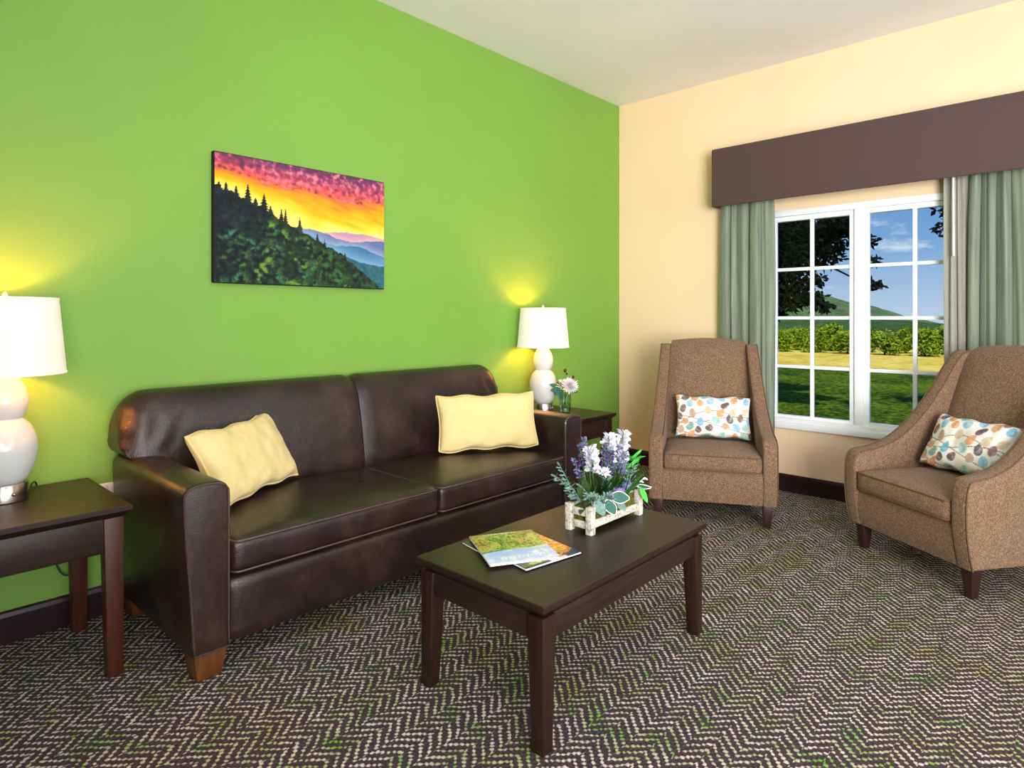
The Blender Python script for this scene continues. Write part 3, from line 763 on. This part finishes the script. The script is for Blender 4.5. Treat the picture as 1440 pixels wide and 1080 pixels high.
def cover_autumn(s, t):
    n = fbm(s*6, t*5, 13, 4); n2 = fbm(s*18, t*16, 18, 3)
    c = (34, 44, 70)
    if s > .30 and t > .13+.06*math.sin(s*7):
        c = mixc((244, 170, 40), (226, 110, 30), .45+n*1.2); c = mixc(c, (250, 206, 80), max(0, n2*1.8))
        c = mixc(c, (110, 140, 40), max(0, -n2*1.2-n*.6)); 
        if .42 < t < .6 and .62 < s < .80: c = mixc((232, 226, 206), (206, 120, 60), .3+n2)
        if t < .2 and n2 > .05: c = (30, 40, 66)
    if s < .5 and .05 < t < .13: c = mixc((190, 206, 40), (60, 80, 50), abs(s-.24)*5+n2)
    if t < .06 and .45 < s < .75: c = (214, 206, 214)
    return c
def cover_plain(s, t):
    return mixc((40, 44, 56), (60, 66, 80), .5+fbm(s*5, t*5, 2, 3))
tz = .446
magazine('dark magazine at the bottom of the coffee table stack', ((-3.265, -1.66), (-3.055, -1.70), (-3.215, -1.43)), tz+.0002, .004, cover_plain, 1)
magazine('orange autumn magazine fanned out under the green one', ((-3.258, -1.778), (-3.010, -1.818), (-3.208, -1.512)), tz+.0045, .005, cover_autumn, 2)
magazine('green forest and lake magazine on top of the stack', ((-3.325, -1.678), (-3.108, -1.800), (-3.172, -1.430)), tz+.0100, .0055, cover_forest, 3, .004)
# ------------------------------------------------------------------ flower crate on the coffee table
FX0, FX1, FY0, FY1 = -2.835, -2.462, -1.735, -1.607
fc = thing('flower_crate', 'whitewashed slat crate of lavender, white blooms and grey leaves', 'planter', ((FX0+FX1)/2, (FY0+FY1)/2, .446))
w2, d2, pz = (FX1-FX0)/2, (FY1-FY0)/2, .105; ps = .028
for sx in (-1, 1):
    for sy in (-1, 1):
        obj('corner_post', box(bmesh.new(), sx*w2-(ps if sx > 0 else 0), sx*w2+(ps if sx < 0 else 0), sy*d2-(ps if sy > 0 else 0), sy*d2+(ps if sy < 0 else 0), 0, pz, .002), M['weathered'], fc)
for z0, z1 in ((.018, .046), (.066, .094)):
    for sx in (-1, 1): obj('slat', box(bmesh.new(), sx*(w2-.012)-.005, sx*(w2-.012)+.005, -d2+.02, d2-.02, z0, z1, .0015), M['weathered'], fc)
for sy in (-1, 1):
    obj('slat', box(bmesh.new(), -w2+.02, w2-.02, sy*(d2-.012)-.005, sy*(d2-.012)+.005, .022, .052, .0015), M['weathered'], fc)
bm = soft_box(bmesh.new(), -w2+.02, w2-.02, -d2+.02, d2-.02, .012, .092, .02, 16, .012)
for v in bm.verts: v.co += Vector((noise.noise(v.co*60), noise.noise(v.co*60+Vector((5, 0, 0))), noise.noise(v.co*60+Vector((0, 9, 0)))))*.008
obj('moss', bm, M['moss'], fc, 60)
rf = random.Random(11)
def stemcurve(p0, p1, sag=.02):
    p0, p1 = Vector(p0), Vector(p1); mid = (p0+p1)/2+Vector((rf.uniform(-sag, sag), rf.uniform(-sag, sag), .01)); return smoothpts([p0, mid, p1], 4)
def dirn(a, b): return (Vector(b)-Vector(a)).normalized()
def spike(root, name, p0, p1, length, rad, mat, petal, n, tipr=.25, stemmat=None):
    """stem from p0 to p1, a spike of small blooms along the last 'length'"""
    pts = stemcurve(p0, p1, .012); bm = bmesh.new(); tube(bm, pts, .0018, 5)
    d = dirn(pts[-3], pts[-1]); top = Vector(p1)
    head = bmesh.new()
    for k in range(n):
        t = k/n; a = k*2.399+rf.random(); rr = rad*(1-(1-tipr)*t**1.5)*(.55+.45*rf.random())
        side = d.orthogonal().normalized(); side = Matrix.Rotation(a, 3, d) @ side
        c = top-d*length*(1-t)+side*rr*.45
        for q in range(3):
            dd = (side*1.0+d*rf.uniform(.1, .9)+Vector((rf.uniform(-.5, .5), rf.uniform(-.5, .5), rf.uniform(-.4, .4)))).normalized()
            leaf_blade(head, c, dd, dd.orthogonal(), petal*rf.uniform(.7, 1.2), petal*.62, petal*.3, 3)
    h = obj(name, head, mat, root, 60); obj('stem', bm, stemmat or M['stem'], h)
    return h
def rosette(root, name, c, d, rad, mat, n, petal, w=.35):
    bm = bmesh.new(); d = Vector(d).normalized(); s0 = d.orthogonal().normalized(); c = Vector(c)
    for k in range(n):
        a = k*2.399; el = (k/n)**.6*1.45
        sd = Matrix.Rotation(a, 3, d) @ s0; dd = d*math.cos(el)+sd*math.sin(el)
        leaf_blade(bm, c+dd*rad*.15, dd, d.cross(sd) if el > .05 else s0, petal*rf.uniform(.85, 1.1), petal*w, petal*.12, 3)
    return obj(name, bm, mat, root, 60)
def globe(root, name, c, r, mat, n=150):
    bm = bmesh.new(); bmesh.ops.create_icosphere(bm, subdivisions=2, radius=r*.72, matrix=Matrix.Translation(c))
    for k in range(n):
        z = 1-2*(k+.5)/n; a = k*2.399; q = math.sqrt(max(0, 1-z*z)); dd = Vector((q*math.cos(a), q*math.sin(a), z))
        leaf_blade(bm, Vector(c)+dd*r*.62, dd, dd.orthogonal(), r*.42, r*.16, 0, 2)
    return obj(name, bm, mat, root, 60)
def blades(root, p0, n, ln, width, mat, spread, up=1.0, name='leaf_tuft'):
    bm = bmesh.new()
    for k in range(n):
        a = rf.uniform(0, 2*PI); dd = Vector((math.cos(a)*spread, math.sin(a)*spread, up*rf.uniform(.6, 1.1)))
        leaf_blade(bm, p0, dd, dd.orthogonal(), ln*rf.uniform(.7, 1.15), width, ln*.18*rf.choice((-1, 1)), 5)
    return obj(name, bm, mat, root, 60)
def sprig(root, p0, p1, mat, n, ln, w, name='leafy_sprig', stemmat=None):
    pts = stemcurve(p0, p1, .02); bm = bmesh.new(); tube(bm, pts, .0014, 5)
    for k in range(n):
        t = .2+.8*k/n; i = min(len(pts)-2, int(t*(len(pts)-1))); f = t*(len(pts)-1)-i
        c = Vector(pts[i]).lerp(Vector(pts[i+1]), f); d = dirn(pts[i], pts[i+1]); side = Matrix.Rotation(k*2.399, 3, d) @ d.orthogonal().normalized()
        dd = (side+d*.6).normalized(); leaf_blade(bm, c, dd, dd.orthogonal(), ln*(1.1-.4*t)*rf.uniform(.8, 1.2), w, ln*.1, 3)
    return obj(name, bm, mat, root, 60)
def velvet_leaf(root, p0, d, side, ln, w, bend):
    bm = bmesh.new(); leaf_blade(bm, p0, d, side, ln, w, bend, 10, .004); o = obj('velvet_leaf', bm, M['leaf_teal'], root, 60)
    d = Vector(d).normalized(); side = Vector(side); side = (side-d*side.dot(d)).normalized(); nm = d.cross(side); loop = []
    for sg in (1, -1):
        rng = range(11) if sg > 0 else range(10, -1, -1)
        for i in rng:
            t = i/10; ww = w*math.sin(PI*min(1, max(.04, t*.92+.06)))**.8/2
            if i == 10: ww = w*.03+.004
            loop.append(Vector(p0)+d*ln*t+nm*bend*t*t+side*sg*ww)
    b2 = bmesh.new(); tube(b2, loop, .0019, 5, True); obj('leaf_edge', b2, M['leaf_edge'], o); return o
zb = .08
# camera sits toward (-x, -y); right of the picture is (+x, -y)
def rv(r, z, dpt=0):   # r: across the view, dpt: away from the viewer, seen from the sofa side of the room
    return Vector((r*.9+dpt*.35, -r*.25+dpt*.9, z))
for r_, z_, dp in ((-.145, .330, .0), (-.100, .350, .03), (-.155, .27, .03), (-.01, .325, -.01), (.012, .295, -.03), (.055, .32, .03), (.075, .30, .0), (.150, .325, .02), (.10, .28, -.02)):
    base = rv(r_*.6, zb, dp*.6); spike(fc, 'lavender_spike', base, rv(r_, z_, dp), .10, .016, rf.choice((M['lavender'], M['lavender_dark'])), .013, 34)
for r_, z_, dp, ln, rd in ((-.09, .31, -.01, .10, .034), (.035, .345, .02, .11, .028), (.115, .355, .01, .125, .036)):
    spike(fc, 'white_flower_spike', rv(r_*.6, zb, dp*.6), rv(r_, z_, dp), ln, rd, M['whiteflower'], .027, 46, .4)
rosette(fc, 'pink_white_bloom', rv(-.045, .215, -.05), (-.5, -.7, .5), .02, M['whiteflower'], 20, .026)
for r_, z_, dp in ((.0, .24, -.02), (.07, .27, .03), (.02, .30, .0)): sprig(fc, rv(r_*.5, zb, dp*.5), rv(r_, z_, dp), M['leaf_grey'], 26, .035, .009)
for r_, z_, dp in ((-.25, .26, .0), (-.235, .20, -.02), (-.27, .22, .01), (-.17, .18, -.04), (-.14, .145, -.06), (-.19, .14, .0), (.12, .20, -.02), (.165, .21, .0), (.15, .16, -.03), (.09, .16, -.05), (.13, .24, .02)):
    sprig(fc, rv(r_*.55, zb, dp*.5), rv(r_, z_, dp), M['leaf_grey'], 22, .032, .008, 'silver_sprig')
for r_, z_, dp in ((-.07, .10, -.055), (-.03, .11, -.06), (-.11, .115, -.05), (.02, .105, -.05)):
    rosette(fc, 'pale_leaf_rosette', rv(r_, z_, dp), (-.5, -.6, .6), .02, M['leaf_grey'], 20, .034)
for r_, dp in ((-.06, -.01), (.0, -.03), (.03, .02), (-.1, .02), (.08, .0), (-.03, .0), (.06, -.03), (.11, .01), (-.08, -.03)): blades(fc, rv(r_, zb, dp), 12, .16, .014, rf.choice((M['leaf_dark'], M['leaf_dark'], M['leaf_olive'], M['stem'])), .45)
blades(fc, rv(-.01, zb+.02, -.045), 7, .13, .012, M['leaf_bright'], .3)
for r_, z_ in ((.135, .20), (.15, .23)): blades(fc, rv(r_, z_, .01), 11, .085, .012, M['leaf_bright'], 1.2, .7, 'bright_leaf_tuft')
globe(fc, 'thistle_flower', rv(.03, .130, -.062), .027, M['thistle']); globe(fc, 'thistle_flower', rv(.09, .145, -.045), .022, M['thistle_blue']); globe(fc, 'thistle_flower', rv(-.02, .125, -.07), .012, M['thistle'], 70)
for r_, z_, dp in ((-.135, .115, -.03), (-.16, .09, -.03)): 
    bm = bmesh.new(); leaf_blade(bm, rv(r_+.03, z_+.01, dp), (-.85, -.3, -.05), (.3, -.8, .3), .09, .032, -.015, 6); leaf_blade(bm, rv(r_+.02, z_+.03, dp), (-.6, -.2, .5), (.3, -.8, .3), .08, .03, .02, 6); obj('olive_leaf', bm, M['leaf_olive'], fc, 60)
bm = bmesh.new(); leaf_blade(bm, rv(-.100, .118, -.066), (-.15, -.55, -.78), (.85, -.45, .0), .068, .050, .012, 10, .004); obj('pale_velvet_leaf', bm, M['leaf_grey'], fc, 60)
velvet_leaf(fc, rv(-.045, .112, -.072), (-.12, -.55, -.80), (.85, -.45, .0), .064, .050, .012)
velvet_leaf(fc, rv(-.022, .122, -.068), (.55, -.6, -.10), (.5, -.1, .8), .072, .046, .010)
bm = bmesh.new(); leaf_blade(bm, rv(.02, .10, -.070), (.05, -.5, -.85), (.85, -.45, .0), .045, .034, .010, 8, .003); obj('pale_velvet_leaf', bm, M['leaf_grey'], fc, 60)
velvet_leaf(fc, rv(.16, .135, -.03), (.45, -.55, -.25), (.5, .2, -.8), .06, .026, .012)
bm = bmesh.new(); leaf_blade(bm, rv(.175, .13, -.035), (.25, -.25, -.9), (.8, -.4, 0), .075, .026, .008, 6); obj('bright_leaf', bm, M['leaf_bright'], fc, 60)
sprig(fc, rv(.12, .11, -.03), rv(.20, .165, -.04), M['leaf_edge'], 9, .022, .009, 'bud_sprig')
for k in range(3):
    bm = bmesh.new(); tube(bm, stemcurve(rv(.1, .12, 0), rv(.20+.01*k, .19+.02*k, .0+.01*k)), .0016, 5); obj('stalk', bm, M['stem'], fc)
# ------------------------------------------------------------------ glass vase with cut flowers
VX_, VY_ = -1.262, -.375
vz = .604
o = thing('glass_vase', 'small clear glass vase on the corner table', 'vase', (VX_, VY_, vz))
bm = lathe(bmesh.new(), [(.002, .0), (.040, 0), (.0415, .004), (.0415, .145), (.0385, .145), (.0385, .012), (.002, .010)], 40, 0, 0, True)
obj('vase_wall', bm, M['vaseglass'], o)
bm = lathe(bmesh.new(), [(.002, .013), (.0375, .013), (.0375, .075), (.002, .075)], 32); obj('water', bm, M['vaseglass'], o)
def vp(r_, z_, dp=0): return Vector((r_*.68+dp*.73, -r_*.73+dp*.68, z_))
def cut(name, label, cat='flower'):
    return thing(name, label, cat, (VX_, VY_, vz+.016))
f = cut('white_dahlia', 'large white dahlia bloom standing in the small glass vase')
bm = bmesh.new(); tube(bm, stemcurve(vp(.02, 0), vp(.028, .165, -.02), .004), .0024, 6); obj('stem', bm, M['stem'], f)
h = rosette(f, 'petals', vp(.030, .17, -.022), (-.55, -.6, .55), .03, M['whiteflower'], 70, .066, .2)
bm = bmesh.new(); bmesh.ops.create_icosphere(bm, subdivisions=2, radius=.010, matrix=Matrix.Translation(vp(.030, .17, -.022)+Vector((-.008, -.009, .008)))); obj('flower_heart', bm, M['flower_heart'], h)
f = cut('white_dahlia', 'smaller pale green-white bloom beside the big dahlia in the vase')
bm = bmesh.new(); tube(bm, stemcurve(vp(-.02, 0), vp(-.018, .175, .0), .004), .0022, 6); obj('stem', bm, M['stem'], f)
rosette(f, 'petals', vp(-.02, .18, .0), (-.6, -.3, .7), .03, M['leaf_edge'], 34, .048, .28)
f = cut('bud_stem', 'tall stem of dark red buds rising above the vase blooms')
pts = stemcurve(vp(.0, 0, .015), vp(.0, .285, .01), .006); bm = bmesh.new(); tube(bm, pts, .0016, 5); obj('stem', bm, M['stem'], f)
for r_, z_, s_ in ((.0, .285, .014), (.012, .262, .008), (.058, .24, .012), (-.05, .20, .013)):
    bm = bmesh.new(); bmesh.ops.create_icosphere(bm, subdivisions=2, radius=s_, matrix=Matrix.Translation(vp(r_, z_, .01)) @ Matrix.Diagonal((.8, .8, 1.15, 1))); bdo = obj('bud', bm, M['bud'], f)
    b2 = bmesh.new(); tube(b2, [vp(0, max(.1, z_-.1), .012), vp(r_, z_-.01, .01)], .0014, 5); obj('bud_stalk', b2, M['stem'], bdo)
f = cut('eucalyptus_sprig', 'blue-green leaf sprig spreading out of the glass vase', 'foliage')
bm = bmesh.new()
for (r_, z_, ln, dr, dz, w) in ((-.03, .17, .085, -1, .25, .028), (-.03, .15, .075, -1, .0, .034), (-.02, .14, .06, -.8, -.35, .034), (-.012, .16, .06, -.5, .6, .034), (.04, .14, .05, .9, -.1, .024), (-.03, .13, .06, -.15, -1, .03), (.04, .18, .05, .6, .9, .02)):
    leaf_blade(bm, vp(r_, z_, -.01), vp(dr, dz, -.2), (0.3, -.1, .9) if abs(dz) < .5 else (.68, -.73, 0), ln, w, .008, 6)
lf = obj('leaves', bm, M['leaf_teal'], f, 60); bm = bmesh.new()
for r_, q_ in ((-.025, -.01), (.01, .01), (.03, -.005)): tube(bm, stemcurve(vp(-r_*.6, 0.0, q_), vp(r_, .16, q_), .003), .002, 5)
obj('stem', bm, M['leaf_dark'], f)
# ------------------------------------------------------------------ outside
GZ = -.6
def ground(x0, x1, y0, y1, z, nx, ny, amp):
    bm = bmesh.new(); g = [[bm.verts.new((x0+(x1-x0)*i/nx, y0+(y1-y0)*j/ny, z+amp*noise.noise(Vector((x0+(x1-x0)*i/nx, y0+(y1-y0)*j/ny, 0))*.25))) for i in range(nx+1)] for j in range(ny+1)]
    for j in range(ny):
        for i in range(nx): bm.faces.new((g[j][i], g[j][i+1], g[j+1][i+1], g[j+1][i]))
    return bm
def grass_mat(name, a, b, c, sc):
    t = NT(name); v = t.coord(); f = t.noise(v, sc, 6, .75); g = t.noise(v, .35, 3)
    col = t.ramp(t.math('ADD', f, t.math('MULTIPLY_ADD', g, .4, -.2)), (.38, lin(a)), (.5, lin(b)), (.62, lin(c)))
    t.base(col, .95, .05); t.bump(f, .8, .1); return t.m
M['lawn'] = grass_mat('shade_tinted_lawn', (22, 42, 4), (66, 98, 10), (134, 156, 34), 7)  # near grass darkened: tree shade put into its colour
M['field'] = grass_mat('sun_tinted_field', (222, 186, 62), (248, 214, 88), (255, 236, 124), 2.2)  # far grass brightened and yellowed: sunlight put into its colour
struct('lawn', ground(.3, 20.6, -16, 24, GZ, 30, 40, .05), M['lawn'], 'green mown lawn outside the window', 'lawn', 60)
struct('field', ground(20.6, 60, -26, 44, GZ, 20, 30, .0), M['field'], 'yellow field beyond the lawn, sunlight put in its colour', 'field', 60)
def hill(name, xx, pts, depth, mat, label, rough):
    bm = bmesh.new(); ny, nd = 160, 26; y0, y1 = pts[0][0], pts[-1][0]; rows = []
    for j in range(nd+1):
        t = j/nd; row = []
        for i in range(ny+1):
            y = y0+(y1-y0)*i/ny; hh = ramp([(p[0], (p[1],)*3) for p in pts], y)[0]
            x = xx-depth*(1-t); prof = math.sin(t*PI/2)**.9
            z = GZ-.5+(hh-GZ+.5)*prof+rough*(noise.fractal(Vector((x*.12, y*.12, 0)), 1, 2, 4))*(.3+.7*t)
            row.append(bm.verts.new((x, y, z)))
        rows.append(row)
    for a, b in zip(rows, rows[1:]):
        for i in range(ny): bm.faces.new((a[i], a[i+1], b[i+1], b[i]))
    return struct(name, bm, mat, label, 'hill', 60)
def hill_mat(name, a, b):
    t = NT(name); v = t.coord(); f = t.noise(v, .22, 8, .78)
    t.base(t.ramp(f, (.35, lin(a)), (.65, lin(b))), 1, 0); t.bump(f, 1, 1.5); return t.m
M['hill_far'] = hill_mat('hazy_far_forest', (78, 110, 72), (144, 170, 112)); M['hill_near'] = hill_mat('near_hill_forest', (62, 98, 60), (108, 140, 84))  # far hill colours lightened to put the haze into them
hill('hill_far', 205, [(-40, -4), (10, -3), (24, -1.4), (29, -.6), (33, .8), (37, 1.6), (41, 3.0), (46, 4.6), (50, 5.4), (57, 7.4), (66, 9.5), (80, 11), (100, 8), (130, 2)], 60, M['hill_far'], 'tall wooded mountain ridge behind the treeline', .9)
hill('hill_near', 130, [(-40, -1), (0, -.6), (12, -.2), (17, .3), (22, .7), (28, 1.5), (36, 1.7), (46, 1.6), (60, 2.0), (90, 1)], 40, M['hill_near'], 'low darker wooded ridge in front of the mountain', .3)
def foliage_cloud(rnd, blobs, n, size, bm=None):
    bm = bm or bmesh.new()
    wts = [b[3]**2*1.0 for b in blobs]; tot = sum(wts)
    for b, wgt in zip(blobs, wts):
        for k in range(int(n*wgt/tot)):
            dd = Vector((rnd.gauss(0, 1), rnd.gauss(0, 1), rnd.gauss(0, 1))).normalized(); rr = b[3]*(rnd.random()**.4)
            c = Vector(b[:3])+Vector((dd.x*rr, dd.y*rr, dd.z*rr*b[4]))
            ld = Vector((rnd.gauss(0, 1), rnd.gauss(0, 1), rnd.gauss(-.2, .7))).normalized()
            leaf_blade(bm, c, ld, ld.orthogonal(), size*rnd.uniform(.6, 1.3), size*.55, size*.1, 2)
    return bm
def bush_mat(name, a, b, c):
    t = NT(name); v = t.coord(); f = t.noise(v, 2.6, 4, .7)
    t.base(t.ramp(f, (.35, lin(a)), (.5, lin(b)), (.65, lin(c))), .8, .1); return t.m
M['bush'] = bush_mat('bush_leaves', (64, 92, 14), (122, 150, 26), (176, 190, 50))
rb = random.Random(5); protos = []
for k in range(3):
    rt = thing('hedge_tree', 'bushy yellow-green tree in the row at the far edge of the field', 'tree', (0, 0, 0), 0, 'trees in the row beyond the field')
    blobs = [(0, 0, .75, .66, 1.0)]+[(rb.uniform(-.5, .5), rb.uniform(-.5, .5), rb.uniform(.3, 1.15), rb.uniform(.3, .44), 1) for _ in range(9)]
    obj('crown', foliage_cloud(rb, blobs, 1900, .17), M['bush'], rt, None)
    bm = bmesh.new(); tube(bm, smoothpts([(0, 0, -.05), (.03, .02, .4), (-.02, 0, .9)], 4), .06, 8, False, .02); obj('trunk', bm, M['bark'], rt); protos.append(rt)
k = 0
for row, (x0, s0) in enumerate(((31.5, 1.0), (33.9, 1.08))):
    y = -2.0+row*.86
    while y < 14.5:
        o = protos[k] if k < 3 else copy_tree(protos[k % 3])
        o.location = (x0+rb.uniform(-.12, .12), y, GZ); o.rotation_euler = (0, 0, rb.uniform(0, 6.28)); sz = s0*rb.uniform(.84, 1.0); o.scale = (s0*.84, s0*.84, sz)
        y += 1.74*s0/1.02; k += 1
# big shade tree close to the house
rt_ = random.Random(21)
tr = thing('shade_tree', 'large dark leafy tree hanging over the lawn in the left window half', 'tree', (8.6, 3.6, GZ))
bm = bmesh.new(); O = Vector((8.6, 3.6, GZ))
tube(bm, smoothpts([(0, 0, -.1), (.05, .05, 1.2), (-.05, 0, 2.4), (0, -.1, 4)], 6), .26, 10, False, .14); obj('trunk', bm, M['bark'], tr)
tips = [(-.4, -2.2, 3.3), (-.5, -2.6, 2.4), (-.6, -1.9, 2.0), (-.7, -3.3, 3.5), (-.3, -1.4, 2.6), (-.6, -3.75, 3.0), (-.5, -3.75, 2.45), (0, -1.2, 4.4), (.2, 1.6, 3.8), (.4, .6, 4.6)]
for tp in tips:
    bm = bmesh.new(); tube(bm, smoothpts([(0, 0, 2.9), (tp[0]*.35, tp[1]*.3, 3.5+rt_.uniform(-.1, .1)), (tp[0]*.7, tp[1]*.7, 3.3+(tp[2]-3.0)*.5), (tp[0], tp[1]*.94, tp[2]+.1), tp], 6), .05, 6, False, .003); obj('branch', bm, M['bark'], tr)
blobs = [(-.5, -2.0, 3.6, .75, .8), (-.5, -2.7, 3.65, .55, .8), (-.5, -2.55, 3.25, .42, .8), (-.4, -1.5, 3.1, .6, .9), (-.6, -2.0, 2.75, .5, .8), (-.6, -2.25, 2.3, .42, .7), (-.5, -1.5, 2.35, .5, .7), (-.6, -2.65, 2.25, .28, .6), (-.6, -2.9, 2.1, .16, .6),
         (-.7, -3.2, 3.65, .3, .6), (-.6, -3.72, 3.28, .13, .8), (-.6, -3.72, 2.92, .12, .7), (-.6, -3.78, 2.46, .14, .6), (-.6, -2.5, 3.0, .35, .8), (-.5, -2.95, 3.4, .40, .9), (-.5, -3.2, 3.65, .32, .8), (-.5, -2.95, 3.1, .3, .9), (-.6, -2.75, 2.6, .2, .8), (-.6, -2.4, 2.6, .3, .8), (-.6, -2.2, 3.3, .5, .8), (-.6, -1.7, 3.3, .5, .8), (-.4, -1.0, 3.8, .9, .9), (0, 0, 4.4, 1.5, .7), (-.2, 1.2, 3.6, 1.2, .8), (-.5, -1.9, 1.95, .25, .6), (0.3, -1.8, 4.6, 1.0, .7)]
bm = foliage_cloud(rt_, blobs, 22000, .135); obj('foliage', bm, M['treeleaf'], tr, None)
tr2 = thing('shade_tree', 'dark tree with only a few leaf tips showing beside the right curtain', 'tree', (9.2, -3.4, GZ))
bm = bmesh.new(); tube(bm, smoothpts([(0, 0, -.1), (.05, .05, 1.2), (-.05, 0, 2.4), (0, .1, 4)], 6), .2, 10, False, .1); obj('trunk', bm, M['bark'], tr2)
bm = bmesh.new(); tube(bm, smoothpts([(0, 0, 3), (-.3, 1.2, 3.6), (-.5, 2.35, 3.75)], 6), .05, 6, False, .008); obj('branch', bm, M['bark'], tr2)
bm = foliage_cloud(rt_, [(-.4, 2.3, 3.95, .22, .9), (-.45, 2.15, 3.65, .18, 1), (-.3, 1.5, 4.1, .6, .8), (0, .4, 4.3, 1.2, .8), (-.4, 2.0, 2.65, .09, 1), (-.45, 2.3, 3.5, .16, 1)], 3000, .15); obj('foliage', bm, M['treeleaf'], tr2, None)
# ------------------------------------------------------------------ world and lights
w = bpy.data.worlds.new('sky'); bpy.context.scene.world = w; w.use_nodes = True; nt = w.node_tree
bg = nt.nodes['Background']; tc = nt.nodes.new('ShaderNodeTexCoord'); sp = nt.nodes.new('ShaderNodeSeparateXYZ'); nt.links.new(tc.outputs['Generated'], sp.inputs[0])
rp = nt.nodes.new('ShaderNodeValToRGB'); nt.links.new(sp.outputs[2], rp.inputs[0])
el = rp.color_ramp.elements; el[0].position = 0; el[0].color = L4((196, 216, 240)); el[1].position = .30; el[1].color = L4((62, 118, 196)); e = el.new(.10); e.color = L4((128, 176, 228))
mp = nt.nodes.new('ShaderNodeMapping'); nt.links.new(tc.outputs['Generated'], mp.inputs[0]); mp.inputs['Scale'].default_value = (1, 1, 2.4)
nz = nt.nodes.new('ShaderNodeTexNoise'); nt.links.new(mp.outputs[0], nz.inputs['Vector']); nz.inputs['Scale'].default_value = 7; nz.inputs['Detail'].default_value = 7; nz.inputs['Roughness'].default_value = .62
cr_ = nt.nodes.new('ShaderNodeValToRGB'); nt.links.new(nz.outputs['Fac'], cr_.inputs[0]); cr_.color_ramp.elements[0].position = .60; cr_.color_ramp.elements[1].position = .74
mx = nt.nodes.new('ShaderNodeMix'); mx.data_type = 'RGBA'; nt.links.new(cr_.outputs[0], mx.inputs[0]); nt.links.new(rp.outputs[0], mx.inputs[6]); mx.inputs[7].default_value = (.95, .97, 1, 1)
nt.links.new(mx.outputs[2], bg.inputs[0]); bg.inputs[1].default_value = .95
S = bpy.data.lights.new('sun', 'SUN'); S.energy = 3.6; S.angle = R(1); S.color = (1, .96, .86); so = bpy.data.objects.new('sun', S); C.objects.link(so)
so.rotation_euler = Vector((.62, .25, -.72)).to_track_quat('-Z', 'Y').to_euler()
def area(name, loc, target, sx, sy, power, col, spread=180):
    A = bpy.data.lights.new(name, 'AREA'); A.shape = 'RECTANGLE'; A.size = sx; A.size_y = sy; A.energy = power; A.color = col
    o = bpy.data.objects.new(name, A); C.objects.link(o); o.location = loc
    o.rotation_euler = (Vector(target)-Vector(loc)).to_track_quat('-Z', 'Y').to_euler(); A.spread = R(spread); return o
area('overhead_fill', (-4.6, -3.9, 3.12), (-4.6, -3.9, 0), 3.6, 3.0, 42, (1, .97, .93))  # added overhead fill, out of view; stands for no known fixture
area('back_fill', (-5.6, -5.9, 1.6), (0, -1.9, .6), 2.6, 2.2, 122, (1, .975, .95), 90)  # added fill behind the camera, aimed at the window wall and chairs
area('ceiling_wash_fill', (-4.6, -5.0, 1.0), (-3.0, -2.2, 3.2), 2.2, 1.6, 82, (.90, .95, 1), 115)  # added uplight behind the camera to brighten the ceiling
area('side_fill', (-2.6, -6.2, 1.9), (-2.6, 0, 1.5), 2.6, 2.2, 38, (.90, .95, 1), 130)  # added cool fill out of view, aimed at the green wall
vs = bpy.context.scene.view_settings; vs.view_transform = 'Standard'; vs.look = 'None'; vs.exposure = 0; vs.gamma = 1
